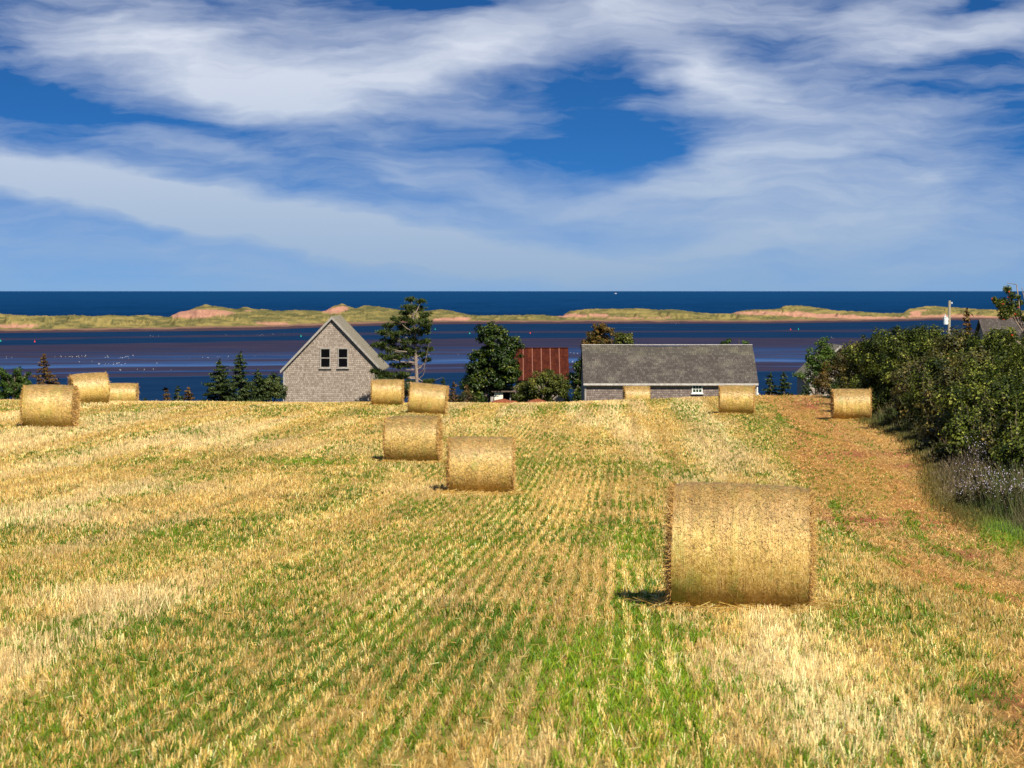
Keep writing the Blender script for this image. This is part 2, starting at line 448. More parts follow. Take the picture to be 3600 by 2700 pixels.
GREEN = [(690, 1868, 150, 32, 1.3), (230, 1885, 240, 42, 1.0), (0, 1910, 170, 45, .8), (1060, 1625, 120, 12, 1.2), (1120, 1745, 160, 10, .6),
         (1450, 1890, 500, 40, .5), (2080, 1880, 220, 40, .6), (1450, 2010, 450, 80, .3), (350, 2215, 420, 45, .6), (950, 2225, 260, 45, .6),
         (1550, 2200, 220, 80, .35), (2120, 2330, 330, 130, .75), (2250, 2540, 230, 150, .7), (1750, 2420, 260, 200, .35), (2250, 2000, 110, 150, .7),
         (2960, 2190, 280, 35, .6), (2900, 2230, 120, 30, .4), (1950, 1440, 320, 22, .5), (2550, 1460, 230, 28, .6), (700, 1530, 320, 26, .4),
         (1250, 1455, 160, 10, .4), (2700, 1560, 70, 90, .45), (2620, 1500, 60, 60, .3), (3560, 1890, 110, 40, 1.4), (3480, 1850, 60, 20, .9), (3330, 1560, 80, 25, .8), (3230, 1510, 80, 20, .4),
         (1900, 1640, 220, 30, .35), (2350, 1650, 240, 30, .3), (1200, 1800, 300, 40, .3), (3000, 1480, 90, 14, .5), (500, 2400, 500, 120, .25),
         (560, 2450, 160, 25, .4), (700, 2560, 200, 40, .35), (250, 2300, 80, 40, .3), (100, 1600, 250, 20, .25), (3540, 2450, 60, 40, .4), (2700, 2690, 350, 40, .5),
         (800, 1660, 120, 60, .35), (2050, 1700, 150, 25, .35)]
PALE = [(130, 1820, 320, 45, 1.0), (850, 1560, 300, 26, .6), (520, 1720, 350, 26, .7), (1500, 1720, 200, 30, .45), (2700, 2350, 330, 90, .8), (2950, 2560, 420, 130, .8),
        (300, 2110, 300, 40, .7), (2650, 1640, 100, 60, .4), (1250, 1580, 300, 26, .4), (1700, 1500, 300, 30, .3), (1500, 2110, 300, 60, .3), (2420, 2180, 60, 50, .5),
        (1450, 1640, 120, 25, .5), (3250, 1560, 110, 16, .8)]
SOIL = [(3060, 1832, 90, 20, 1.0), (2900, 1845, 60, 26, .7), (3330, 1850, 90, 24, .6), (3220, 1640, 160, 14, .7), (3150, 1600, 100, 14, .5), (2980, 1600, 140, 16, .5),
        (2850, 1420, 90, 22, .8), (2990, 1400, 60, 20, .8), (3420, 1960, 110, 22, .5), (3500, 2450, 120, 130, .55), (1000, 1750, 90, 12, .4)]
TALL = [(1060, 1745, 80, 14, 1.0), (330, 2125, 260, 36, .9), (1000, 1700, 160, 26, .6), (380, 1680, 200, 16, .4)]


def field_props(x, y):
    dep = Gd(x, y); px, row = to_px(x, y, dep)
    wob = (fbm(x * .35, y * .12, 3, 4) - .5)
    r_ = x * CR - y * SR; t_ = x * SR + y * CR
    sw = fbm(r_ * .75, t_ * .022, 201, 4); sw2 = fbm(r_ * 2.6, t_ * .05, 211, 3)
    big = .45 * fbm(x * .55 + y * .03, y * .16, 11, 4) + .55 * sw
    fin = .6 * fbm(x * 2.2, y * .8, 23, 3) + .4 * sw2
    # headland along the hedge: driven over, flattened, orange brown
    hb = np.interp(row, [1380, 1450, 1600, 1800, 1900, 2000, 2150, 2350, 2700], [2640, 2720, 2800, 2850, 2960, 3150, 3560, 3560, 3480])
    head = sstep(px + wob * 260, hb - 50, hb + 80)
    gr = blobs(px + wob * 300, row, GREEN)
    gr = gr * (.45 + 1.2 * sstep(big, .30, .62)) + .85 * sstep(big + (fin - .5) * .8, .41, .68) + .12 + .14 * blobs(px, row, [(900, 2050, 1300, 330, 1.0), (1500, 1550, 900, 120, .8), (400, 1480, 700, 60, .5)])
    gr = gr * (1 - .5 * blobs(px, row, [(2750, 2350, 350, 80, 1), (2980, 2600, 420, 130, 1)]).clip(0, 1))
    gr = gr * (1 - .75 * head) + blobs(px, row, [(3560, 1890, 110, 40, 1.0), (3330, 1560, 80, 25, .6)])
    pale = blobs(px + wob * 200, row, PALE) + .75 * sstep(fbm(r_ * .6, t_ * .03, 51, 4), .48, .64)
    qh = (px - hb) / (row - 960.0); hs_ = fbm(qh * 9 + 40, row * .004, 231, 3)
    pale = pale * (1 - .7 * head)
    soil = .55 * head * sstep(hs_, .56, .70) + blobs(px + wob * 100, row, SOIL) * (.5 + sstep(fin, .35, .6))
    tall = blobs(px, row, TALL)
    # wheel tracks curving along the headland: bare middle, green edges
    trk = np.zeros_like(px)
    for pts in ([(2930, 1760), (2950, 1830), (2990, 1890), (3100, 1960), (3300, 2040), (3640, 2160)],
                [(3190, 1800), (3215, 1870), (3270, 1920), (3400, 1985), (3640, 2060)],
                [(2720, 1440), (2760, 1500), (2900, 1540), (3080, 1570)], [(2980, 1450), (3050, 1490), (3200, 1520)]):
        pr = np.interp(row, [p[1] for p in pts], [p[0] for p in pts])
        ins = (row > pts[0][1]) & (row < pts[-1][1])
        wd = np.interp(row, [1400, 2200], [10, 24])
        trk = np.maximum(trk, np.where(ins, np.exp(-((px - pr) / wd) ** 2), 0))
    gr = gr + trk * .95 * (.35 + sstep(fin, .35, .6))
    return dict(px=px, row=row, green=np.clip(gr, 0, 1.6), pale=np.clip(pale * 1.15, 0, 1.2), soil=np.clip(soil, 0, 1), head=head, tall=tall, trk=trk, big=big, fin=fin, hs=hs_, sw=sw2)


def hedge_x(y):
    """x of the hedge foot at distance y"""
    return np.interp(y, [0, 20, 30, 34.5, 42, 50, 58, 72, 87, 100, 112, 130], [9.5, 9.3, 8.8, 8.8, 9.6, 11.0, 12.6, 14.8, 15.9, 16.6, 17.2, 17.5])


# ------------------------------------------------------------------ ground sheet
xs = np.concatenate([np.linspace(-500, -62, 30), np.arange(-60, 60.01, .4), np.linspace(62, 500, 30)])
ys = np.concatenate([np.arange(-20, 8, 2.0), np.arange(8, 125, .4), np.arange(125, 300, 4.0)])
X, Y = np.meshgrid(xs, ys, indexing='ij')
dep = Gd(X, Y)
micro = (fbm(X * 1.3, Y * 1.3, 5, 3) - .5) * .06
Z = CAMZ - dep + micro
Z = np.maximum(Z, -3.0)
nx, ny = X.shape
idx = np.arange(nx * ny).reshape(nx, ny)
F = np.stack([idx[:-1, :-1], idx[1:, :-1], idx[1:, 1:], idx[:-1, 1:]], -1).reshape(-1, 4)
fp = field_props(X.ravel(), np.maximum(Y.ravel(), 6.0))
green = np.clip(fp['green'], 0, 1)[:, None]; pale = np.clip(fp['pale'], 0, 1)[:, None]; head = fp['head'][:, None]; soil = fp['soil'][:, None]
c = np.array([.48, .31, .10]) * (1 - pale) + np.array([.66, .50, .25]) * pale
c = c * (1 - .7 * head) + np.array([.39, .205, .058]) * .7 * head
c = c * (1 - .62 * green) + np.array([.10, .135, .018]) * .62 * green
c = c * (1 - soil) + np.array([.30, .10, .05]) * soil
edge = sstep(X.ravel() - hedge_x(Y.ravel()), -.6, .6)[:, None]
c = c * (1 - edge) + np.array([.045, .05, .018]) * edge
far = sstep(Y.ravel(), 118, 124)[:, None]
c = c * (1 - far) + np.array([.07, .09, .03]) * far
m, g = newmat('field_ground')
col = g.attr('col', 'Color'); p = geo_pos(g); s = g.sep(p)
rr = g.math('SUBTRACT', g.math('MULTIPLY', s[0], CR), g.math('MULTIPLY', s[1], SR))
litter = g.noise(g.comb(g.math('MULTIPLY', rr, 2.0), g.math('MULTIPLY', s[1], .8)), 6, 6, .75)
roww = g.math('MULTIPLY_ADD', g.math('COSINE', g.math('MULTIPLY', rr, 2 * math.pi / .18)), .5, .5)
c1 = g.mix(g.rng(litter, .35, .65), g.mix(1.0, col, (.55, .50, .42), 'MULTIPLY'), g.mix(1.0, col, (1.3, 1.3, 1.3), 'MULTIPLY'))
c1 = g.mix(g.math('MULTIPLY', g.math('SUBTRACT', 1.0, roww), .35), c1, g.mix(1.0, col, (.5, .55, .4), 'MULTIPLY'))
finish(g, principled(g, c1, .95, g.bump(litter, .8, .05), .1))
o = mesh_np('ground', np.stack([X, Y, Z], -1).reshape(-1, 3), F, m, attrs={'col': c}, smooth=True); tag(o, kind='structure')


def blades(base, h, w, lean, yaw, colr, tipf=1.15, tipw=.6):
    """thin bent stalks as two-quad strips, all vectorised; returns verts, faces, colours"""
    n = len(base)
    dirx = np.cos(yaw); diry = np.sin(yaw)
    side = np.stack([dirx, diry, np.zeros(n)], 1) * (w / 2)[:, None]
    tip = base + np.stack([lean[:, 0], lean[:, 1], h], 1)
    V = np.stack([base - side, base + side, tip + side * tipw, tip - side * tipw], 1).reshape(-1, 3)
    F = np.arange(4 * n).reshape(n, 4)
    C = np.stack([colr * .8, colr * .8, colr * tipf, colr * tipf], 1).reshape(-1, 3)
    return V, F, C


PAL = np.array([(.80, .56, .175), (.72, .47, .125), (.51, .30, .06), (.87, .68, .30), (.76, .51, .155)])
BR = np.array([(.55, .30, .075), (.65, .39, .11), (.39, .19, .045), (.73, .47, .17), (.57, .315, .08)])


def stubble_zone(y0, y1, along, per, spread, wmul, keepn=1.0):
    out = []
    # rows run along the drill direction: cells (row index, step along)
    half = .257 * y1 + 5
    k0 = int(-(half + y1 * .06) / .18); k1 = int((half + 1) / .18)
    ks = np.arange(k0, k1); js = np.arange(int(y0 / along), int(y1 / along) + 1)
    K, J = np.meshgrid(ks, js, indexing='ij'); K = K.ravel(); J = J.ravel()
    n = len(K)
    jz = .022 + .075 * sstep(fbm(K * .18 * .45, J * along * .05, 251, 3), .42, .64) + .05 * sstep(K * .18, 1.8, 3.4)
    r = K * .18 + rng.normal(0, 1, n) * np.minimum(jz, .07); t = (J + rng.random(n)) * along
    r = r + .10 * (fbm(t * .25, r * .1, 77, 2) - .5) * 2
    x = r * CR + t * SR; y = t * CR - r * SR
    ok = (y > y0) & (y < y1) & (np.abs(x) < .257 * y + 3.5) & (x < hedge_x(y) + .3) & (rng.random(n) < keepn)
    x = x[ok]; y = y[ok]
    fp = field_props(x, y)
    px = fp['px']
    # clumps thin out where green wins or the soil is bare
    keep = rng.random(len(x)) < np.clip(1.08 - .46 * fp['green'] - .9 * fp['soil'] - .8 * fp['trk'], .08, 1)
    x = x[keep]; y = y[keep]; fp = {k: v[keep] for k, v in fp.items()}
    m_ = np.repeat(np.arange(len(x)), per); n = len(m_)
    head = fp['head'][m_]
    scat = np.where(rng.random(n) < head * .85, 1.0, 0.0)
    bx = x[m_] + rng.normal(0, spread, n) + scat * rng.uniform(-.12, .12, n)
    by = y[m_] + rng.uniform(-.55, .55, n) * along + scat * rng.uniform(-.12, .12, n)
    bz = CAMZ - Gd(bx, by) - .01
    tall = fp['tall'][m_]
    clump_h = rng.uniform(.75, 1.2, len(x))[m_]
    h = clump_h * rng.uniform(.04, .11, n) * (1 + 1.6 * np.clip(tall, 0, 1) * rng.random(n))
    h = h * (1 - .45 * head) * (.85 + .3 * np.clip(fp['pale'][m_], 0, 1))
    cl_lean = rng.normal(0, .012, (len(x), 2))[m_]
    ln = rng.normal(0, .018, (n, 2)) * (1 + head[:, None] * 2.2 + 2.5 * np.clip(tall, 0, 1)[:, None]) + cl_lean
    w = rng.uniform(.0038, .0078, n) * wmul
    yaw = rng.uniform(-.9, .9, n)
    ci = rng.integers(0, 5, n); c = PAL[ci] * (1 - head[:, None]) + BR[ci] * head[:, None]
    pl = np.clip(fp['pale'][m_], 0, 1)[:, None]
    c = c * (1 - .45 * pl) + np.array([.88, .70, .42]) * .45 * pl
    c = c * (.48 + .98 * (fp['sw'] * (1 - fp['head']) + fp['hs'] * fp['head'])[m_][:, None]) * rng.uniform(.42, 1.28, (n, 1))
    sx = np.clip((fp['px'][m_] - 2450) / 500, 0, 1) * np.clip((fp['row'][m_] - 2150) / 200, 0, 1) * (1 - head)
    c = c * (1 + .12 * sx[:, None])
    c = np.clip(c, 0, .88)
    return blades(np.stack([bx, by, bz], 1), h, w, ln, yaw, c)


def litter_zone(y0, y1, dens_, wmul):
    """loose straws lying about"""
    area_w = 2 * (.257 * y1 + 3.5); n = int(dens_ * area_w * (y1 - y0))
    x = rng.uniform(-area_w / 2, area_w / 2, n); y = rng.uniform(y0, y1, n)
    ok = (np.abs(x) < .257 * y + 3.5) & (x < hedge_x(y) + .2); x = x[ok]; y = y[ok]
    fp = field_props(x, y); keep = rng.random(len(x)) < (.35 + .65 * fp['head'] + .6 * np.clip(fp['tall'], 0, 1))
    x = x[keep]; y = y[keep]; n = len(x); head = fp['head'][keep]
    a = rng.uniform(0, 2 * math.pi, n); L = rng.uniform(.03, .11, n) * np.where(rng.random(n) < .05, 1.8, 1)
    z = CAMZ - Gd(x, y) + rng.uniform(.01, .10, n)
    base = np.stack([x, y, z], 1); ln = np.stack([np.cos(a) * L, np.sin(a) * L], 1); h = rng.normal(0, .035, n) + .02
    # width vector upright so that the straw shows from the side
    w = rng.uniform(.005, .009, n) * wmul
    tip = base + np.stack([ln[:, 0], ln[:, 1], h], 1)
    up = np.stack([np.zeros(n), -.3 * w, w], 1)
    V = np.stack([base, tip, tip + up, base + up], 1).reshape(-1, 3)
    ci = rng.integers(0, 5, n); c = np.where(rng.random((n, 1)) < head[:, None] * .8, BR[ci], PAL[ci]) * rng.uniform(.8, 1.3, (n, 1))
    c = np.clip(c, 0, .88)
    return V, np.arange(4 * n).reshape(n, 4), np.repeat(c, 4, 0)


def bale_litter():
    out = []
    for (px_, d_) in ((2597, 21.5), (1690, 47.6), (1453, 58), (1500, 87.6), (176, 71), (2590, 92.6), (2992, 88)):
        n = 900 if d_ < 30 else 500; x0 = (px_ - 1800) / FPX * d_
        sd_ = rng.choice([-1, 1], n); onx = rng.random(n) < .5
        x = np.where(onx, x0 + sd_ * (.73 + np.abs(rng.normal(0, .16, n))), x0 + rng.uniform(-.8, .8, n)); y = np.where(onx, d_ + rng.uniform(-.6, .6, n), d_ - .35 - np.abs(rng.normal(0, .22, n)))
        a = rng.uniform(0, 2 * math.pi, n); L = rng.uniform(.05, .22, n); base = np.stack([x, y, CAMZ - Gd(x, y) + rng.uniform(0, .07, n)], 1)
        tip = base + np.stack([np.cos(a) * L, np.sin(a) * L, rng.normal(0.01, .03, n)], 1); w = rng.uniform(.004, .007, n) * (1 if d_ < 30 else 2.2)
        up = np.stack([np.zeros(n), -.3 * w, w], 1); V = np.stack([base, tip, tip + up, base + up], 1).reshape(-1, 3)
        c = np.clip(PAL[rng.integers(0, 5, n)] * rng.uniform(.6, 1.3, (n, 1)), 0, .88); out.append((V, np.arange(4 * n).reshape(n, 4), np.repeat(c, 4, 0)))
    return out


def green_zone(y0, y1, dens_, wmul, clump=6):
    area_w = 2 * (.257 * y1 + 3.5); n = int(dens_ * area_w * (y1 - y0))
    x = rng.uniform(-area_w / 2, area_w / 2, n); y = rng.uniform(y0, y1, n)
    ok = (np.abs(x) < .257 * y + 3.5) & (x < hedge_x(y) + .4); x = x[ok]; y = y[ok]
    fp = field_props(x, y)
    r = x * CR - y * SR; between = .5 - .5 * np.cos(2 * math.pi * (r - .10 * (fbm(y * .25, r * .1, 77, 2) - .5) * 2) / .18)
    between = np.where(fp['head'] > .5, .6, between)
    keep = rng.random(len(x)) < np.clip(fp['green'] * 1.1 * (.25 + .75 * between), 0, 1)
    x = x[keep]; y = y[keep]; fp = {k: v[keep] for k, v in fp.items()}
    m_ = np.repeat(np.arange(len(x)), clump); n = len(m_)
    bx = x[m_] + rng.normal(0, .022, n); by = y[m_] + rng.normal(0, .022, n); bz = CAMZ - Gd(bx, by) - .01
    kind = (fbm(x * .9, y * .3, 91, 3))[m_]                      # clover-dark against grass-bright
    bright = np.clip(.75 * sstep(fp['px'], 1650, 2050) * (1 - sstep(fp['px'], 2450, 2800)) * sstep(fp['row'], 2080, 2300) + blobs(fp['px'], fp['row'], [(1060, 1625, 120, 12, 1), (3560, 1890, 110, 40, 1.2), (2950, 2190, 200, 30, .5), (2200, 2000, 80, 140, .6)]), 0, 1)[m_]
    h = rng.uniform(.03, .085, n) * (1 + .15 * bright)
    ln = rng.normal(0, .035, (n, 2)); w = rng.uniform(.006, .013, n) * wmul
    c = np.array([.12, .21, .014]) * (1 - bright[:, None]) + np.array([.19, .33, .016]) * bright[:, None]
    dk = sstep(kind, .45, .7)[:, None] * (1 - bright[:, None]); c = c * (1 - .5 * dk) + np.array([.035, .10, .012]) * .5 * dk
    yel = (rng.random((n, 1)) < .25); c = np.where(yel, c * np.array([1.9, 1.25, 1.0]), c)
    c = c * rng.uniform(.65, 1.3, (n, 1))
    return blades(np.stack([bx, by, bz], 1), h, w, ln, rng.uniform(-1.2, 1.2, n), c, 1.2, .35)


def join(parts):
    V = []; F = []; C = []; o = 0
    for v, f, c in parts:
        V.append(v); F.append(f + o); C.append(c); o += len(v)
    return np.concatenate(V), np.concatenate(F), np.concatenate(C)


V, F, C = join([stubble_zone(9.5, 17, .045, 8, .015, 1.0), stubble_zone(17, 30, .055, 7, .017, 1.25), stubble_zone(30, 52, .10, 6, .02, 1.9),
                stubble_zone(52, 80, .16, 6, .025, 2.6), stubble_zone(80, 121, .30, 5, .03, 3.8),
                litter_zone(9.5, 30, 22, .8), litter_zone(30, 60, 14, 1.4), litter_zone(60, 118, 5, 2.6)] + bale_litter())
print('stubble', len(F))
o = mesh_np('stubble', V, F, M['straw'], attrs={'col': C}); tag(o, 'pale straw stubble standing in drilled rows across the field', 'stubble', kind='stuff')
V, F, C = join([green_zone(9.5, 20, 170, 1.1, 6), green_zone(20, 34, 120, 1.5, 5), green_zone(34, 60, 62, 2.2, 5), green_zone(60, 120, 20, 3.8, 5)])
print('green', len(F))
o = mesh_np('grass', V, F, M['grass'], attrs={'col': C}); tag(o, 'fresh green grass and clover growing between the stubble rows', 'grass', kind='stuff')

# ------------------------------------------------------------------ sea, bay and flats
m, g = newmat('open_sea')
p = geo_pos(g); lw = g.new('ShaderNodeNewGeometry')
nv = g.math('ABSOLUTE', g.vmath('DOT_PRODUCT', lw.outputs['Incoming'], (0, 0, 1.0)))
w1 = g.noise(g.mapping(p, scale=(.010, .003, 1)), 1.0, 5, .7); w2 = g.noise(g.mapping(p, scale=(.10, .02, 1)), 1.0, 3, .7)
c = g.mix(g.rng(g.math('ADD', g.math('MULTIPLY', w1, .5), g.math('MULTIPLY', w2, .5)), .38, .62), (.0012, .017, .060), (.0035, .030, .095))
df = g.new('ShaderNodeBsdfDiffuse'); g.set(df.inputs[0], c)
gl = g.new('ShaderNodeBsdfGlossy'); gl.inputs['Roughness'].default_value = .35; gl.inputs[0].default_value = (.12, .60, 1, 1)
bmp = g.bump(w2, 1.0, 3.0); g.set(gl.inputs['Normal'], bmp)
mx = g.new('ShaderNodeMixShader'); g.set(mx.inputs[0], g.rng(nv, 0.0, .012, .17, .02))
g.t.links.new(df.outputs[0], mx.inputs[1]); g.t.links.new(gl.outputs[0], mx.inputs[2]); finish(g, mx.outputs[0])
S = 200000.0
xe = np.array([-S, -20000, -4000, -900, 900, 4000, 20000, S]); ye = np.array([-2000, 150, 1150, 2600, 6000, 20000, 60000, S])
X, Y = np.meshgrid(xe, ye, indexing='ij'); idx = np.arange(64).reshape(8, 8)
F = np.stack([idx[:-1, :-1], idx[1:, :-1], idx[1:, 1:], idx[:-1, 1:]], -1).reshape(-1, 4)
o = mesh_np('sea', np.stack([X, Y, np.full_like(X, -.25)], -1).reshape(-1, 3), F, m); tag(o, kind='structure')

SHPX = [-400, 0, 450, 900, 1144, 1510, 1800, 2700, 3107, 3270, 3600, 4000]
SHROW = [1176, 1171, 1166, 1161, 1150, 1140, 1138, 1137, 1131, 1126, 1125, 1124]


def shore_d(u): return CAMZ * FPX / (np.interp(1800 + u * FPX, SHPX, SHROW) - HOR)


# bay: tidal water and wet red mud in long low bands; 'band' runs with the distance
us = np.linspace(-.75, .75, 301); ts = np.linspace(0, 1, 220)
U, T = np.meshgrid(us, ts, indexing='ij')
sd = shore_d(U); Yb = 1 / ((1 - T) / 190.0 + T / (sd + 12)); Xb = U * Yb
rowb = HOR + CAMZ * FPX / Yb
PXb = np.clip(1800 + U * FPX, -2000, 5600)
tilt = np.interp(PXb, [-2000, 0, 900, 1800, 3000, 5600], [-30, 0, 12, 24, 26, 30])
band = rowb + tilt
nx, ny = U.shape; idx = np.arange(nx * ny).reshape(nx, ny)
F = np.stack([idx[:-1, :-1], idx[1:, :-1], idx[1:, 1:], idx[:-1, 1:]], -1).reshape(-1, 4)
m, g = newmat('tidal_bay')
p = geo_pos(g); bd = g.attr('band')
n1 = g.noise(g.mapping(p, scale=(.006, .036, 1)), 1.0, 7, .68, .8); n2 = g.noise(g.mapping(p, scale=(.022, .10, 1)), 1.0, 6, .75, .5); n3 = g.noise(g.mapping(p, scale=(.003, .012, 1)), 1.0, 3, .6)
v = g.math('ADD', bd, g.math('MULTIPLY', g.math('SUBTRACT', n3, .5), 14))
v = g.math('ADD', v, g.math('MULTIPLY', g.math('SUBTRACT', n1, .5), 9))
t = g.rng(v, 1150, 1420)
# how much mud lies bare (1) at each band
def pos(r): return (r - 1150) / 270.0
mud = g.ramp(t, [(pos(1171), (.10,) * 3), (pos(1185), (.12,) * 3), (pos(1188), (.62,) * 3), (pos(1194), (.60,) * 3), (pos(1197), (0,) * 3), (pos(1210), (.02,) * 3),
                 (pos(1214), (.80,) * 3), (pos(1235), (.66,) * 3), (pos(1258), (.52,) * 3), (pos(1285), (.48,) * 3), (pos(1290), (.18,) * 3), (pos(1298), (.25,) * 3),
                 (pos(1303), (.95,) * 3), (pos(1311), (.7,) * 3), (pos(1315), (.4,) * 3), (pos(1320), (.95,) * 3), (pos(1330), (.95,) * 3), (pos(1334), (0,) * 3), (1.0, (0,) * 3)])
tex = g.math('ADD', g.math('MULTIPLY', g.math('SUBTRACT', n1, .5), 1.3), g.math('MULTIPLY', g.math('SUBTRACT', n2, .5), 1.1))
edgey = g.math('MULTIPLY', g.math('SUBTRACT', 1.0, g.math('ABSOLUTE', g.math('MULTIPLY_ADD', mud, 2.0, -1.0))), 1.5)
mudf = g.math('ADD', mud, g.math('MULTIPLY', tex, edgey)); mudf = g.rng(mudf, .3, .7, 0, 1, True)
mudc = g.mix(g.rng(n2, .35, .65), (.016, .0145, .031), (.034, .026, .043))
shal = g.rng(t, pos(1215), pos(1260))                         # shallow pools keep a paler blue than the channel
shal = g.math('MULTIPLY', shal, g.rng(t, pos(1334), pos(1330)))
watc = g.mix(shal, g.mix(g.rng(n2, .35, .65), (.0015, .014, .044), (.004, .024, .068)), g.mix(g.rng(g.math('ADD', g.math('MULTIPLY', n1, .5), g.math('MULTIPLY', n2, .5)), .42, .60), (.008, .028, .09), (.055, .115, .27)))
lit = g.rng(g.math('ADD', n1, g.math('MULTIPLY', n2, .5)), .92, 1.05); 
watc = g.mix(g.math('MULTIPLY', lit, .6), watc, (.055, .14, .30))
c = g.mix(mudf, watc, mudc)
df = g.new('ShaderNodeBsdfDiffuse'); g.set(df.inputs[0], c)
gl = g.new('ShaderNodeBsdfGlossy'); gl.inputs['Roughness'].default_value = .30; gl.inputs[0].default_value = (.6, .75, 1, 1)
g.set(gl.inputs['Normal'], g.bump(n2, 1.0, 1.5))
mx = g.new('ShaderNodeMixShader'); g.set(mx.inputs[0], g.math('MULTIPLY_ADD', mudf, .02, .05))
g.t.links.new(df.outputs[0], mx.inputs[1]); g.t.links.new(gl.outputs[0], mx.inputs[2]); finish(g, mx.outputs[0])
o = mesh_np('tidal_flats', np.stack([Xb, Yb, np.zeros_like(Xb)], -1).reshape(-1, 3), F, m, attrs={'band': band.ravel()}); tag(o, kind='structure')

# ------------------------------------------------------------------ the dune spit across the bay
SIL = [(-600, 1110), (-200, 1106), (0, 1102.5), (81, 1109), (175, 1110.6), (252, 1106.6), (325, 1112), (399, 1106.6), (447, 1110.6), (508, 1106.6), (570, 1113), (598, 1113), (622, 1099.7),
       (659, 1091.5), (700, 1077), (724, 1069), (753, 1075), (814, 1084), (834, 1086), (862, 1079), (900, 1087.5), (941, 1086.6), (961, 1092.7), (1022, 1090), (1095, 1090), (1144, 1094),
       (1168, 1079), (1201, 1066), (1225, 1075), (1250, 1084.6), (1282, 1072), (1327, 1077), (1368, 1083), (1417, 1090), (1510, 1091.5), (1551, 1086.6), (1592, 1094), (1653, 1106.6),
       (1693, 1110), (1754, 1108), (1914, 1106.6), (1934, 1110.6), (1979, 1110.6), (1999, 1093.6), (2085, 1085), (2166, 1085), (2252, 1083), (2308, 1088), (2370, 1086.6), (2430, 1095.6),
       (2492, 1101), (2573, 1103), (2597, 1093), (2654, 1086.6), (2700, 1087.5), (2745, 1084), (2753, 1076), (2814, 1073), (2863, 1080), (2944, 1091.6), (3025, 1095.6), (3107, 1100.5),
       (3176, 1100.5), (3196, 1086), (3261, 1075), (3302, 1077), (3351, 1080), (3432, 1086), (3514, 1089), (3600, 1092), (3900, 1100), (4300, 1104)]
us = np.linspace(-.36, .36, 1500); vs = np.linspace(0, 1, 100)
U, Vv = np.meshgrid(us, vs, indexing='ij'); px = 1800 + U * FPX
sd = shore_d(U); sd2 = CAMZ * FPX / (CAMZ * FPX / sd - np.interp(px, [0, 900, 1800, 3600], [9, 12, 10, 8])); gap = sd2 - sd; depth = gap + 150.0
Yd = sd + Vv * depth
crest_v = (gap + 150 * (.62 + .10 * (vnoise(px / 130, px * 0, 4) - .5))) / depth
crow = np.interp(px, [a for a, b in SIL], [b for a, b in SIL])
crestZ = CAMZ - (crow - HOR) / FPX * (sd + crest_v * depth)
crestZ = crestZ + (fbm(px / 9, px * 0, 8, 3) - .5) * 1.0
t = Vv / crest_v
beach = gap / (depth * crest_v)
prof = np.where(t < beach, t / beach * .04, .04 + .96 * sstep(t, beach, 1.03) ** .85)
prof = np.where(t > 1, np.clip(1 - ((Vv - crest_v) / (1 - crest_v)) ** 1.3 * 1.15, -.05, 1), prof)
t2 = np.clip((t - beach) / (1 - beach), 0, 1)
mid = (fbm(px / 55, t2 * 5, 31, 4) - .5)
fore = .40 * sstep(fbm(px / 45, t2 * 5, 35, 3), .42, .72) * sstep(t2, .05, .25) * (1 - sstep(t2, .45, .8))
Zd = crestZ * prof + mid * 5.0 * sstep(t2, .05, .35) * (1 - sstep(t2, .75, .98)) + fore * 8
Zd = np.where(t <= 1, np.minimum(Zd, CAMZ - (crow - HOR + .5) / FPX * Yd + 0 * Zd), Zd)
Zd = np.where(Vv <= .001, .03, Zd); Zd = np.where(t > 1, np.maximum(Zd, -1.5), np.maximum(Zd, .03 + t * .3))
rowd = HOR + (CAMZ - Zd) / Yd * FPX
sand = blobs(px, rowd, [(700, 1103, 75, 15, 1.5), (640, 1108, 40, 10, 1), (790, 1100, 40, 12, .9), (1170, 1092, 42, 12, 1.4), (1205, 1082, 22, 12, .8), (960, 1138, 70, 7, 1.1), (60, 1147, 110, 7, 1.2),
                        (1575, 1124, 60, 7, 1.3), (1625, 1121, 40, 6, 1.0), (2060, 1109, 110, 6, 1.2), (1985, 1108, 25, 6, 1), (2260, 1118, 150, 4, .9), (2660, 1100, 80, 8, 1.3), (2790, 1104, 80, 7, 1.2), (2930, 1112, 110, 8, 1.2),
                        (3080, 1118, 100, 5, .8), (3215, 1100, 28, 8, 1.0), (3330, 1112, 120, 7, 1.2), (3500, 1117, 120, 6, 1.1), (3250, 1088, 30, 6, .5), (870, 1094, 25, 6, .7)])
sand = sand + (fbm(px / 25, rowd / 5, 61, 3) - .5) * .9
beachm = 1 - sstep(t2 + (fbm(px / 30, t * 3, 99, 3) - .5) * .10, .015, .09)
wetm = 1 - sstep(t / beach + (fbm(px / 40, t * 3, 97, 3) - .5) * .5, .45, .85)
gn = fbm(px / 50, rowd / 6, 71, 4)
cg = np.array([.225, .178, .060]) * (1 - sstep(gn, .35, .65))[..., None] + np.array([.115, .105, .038]) * sstep(gn, .35, .65)[..., None]
dk = sstep(fbm(px / 45, rowd / 4, 83, 3), .62, .70)[..., None]
cg = cg * (1 - .65 * dk) + np.array([.045, .055, .025]) * .65 * dk
sm = sstep(sand + .05 * sstep(px, 1850, 2300), .42, .70)[..., None]
cs = np.array([.36, .185, .125])
c = cg * (1 - sm) + cs * sm
c = c * (1 - beachm[..., None]) + np.array([.20, .115, .075]) * beachm[..., None]
c = c * (1 - wetm[..., None]) + np.array([.058, .034, .040]) * wetm[..., None]
nx, ny = U.shape; idx = np.arange(nx * ny).reshape(nx, ny)
F = np.stack([idx[:-1, :-1], idx[1:, :-1], idx[1:, 1:], idx[:-1, 1:]], -1).reshape(-1, 4)
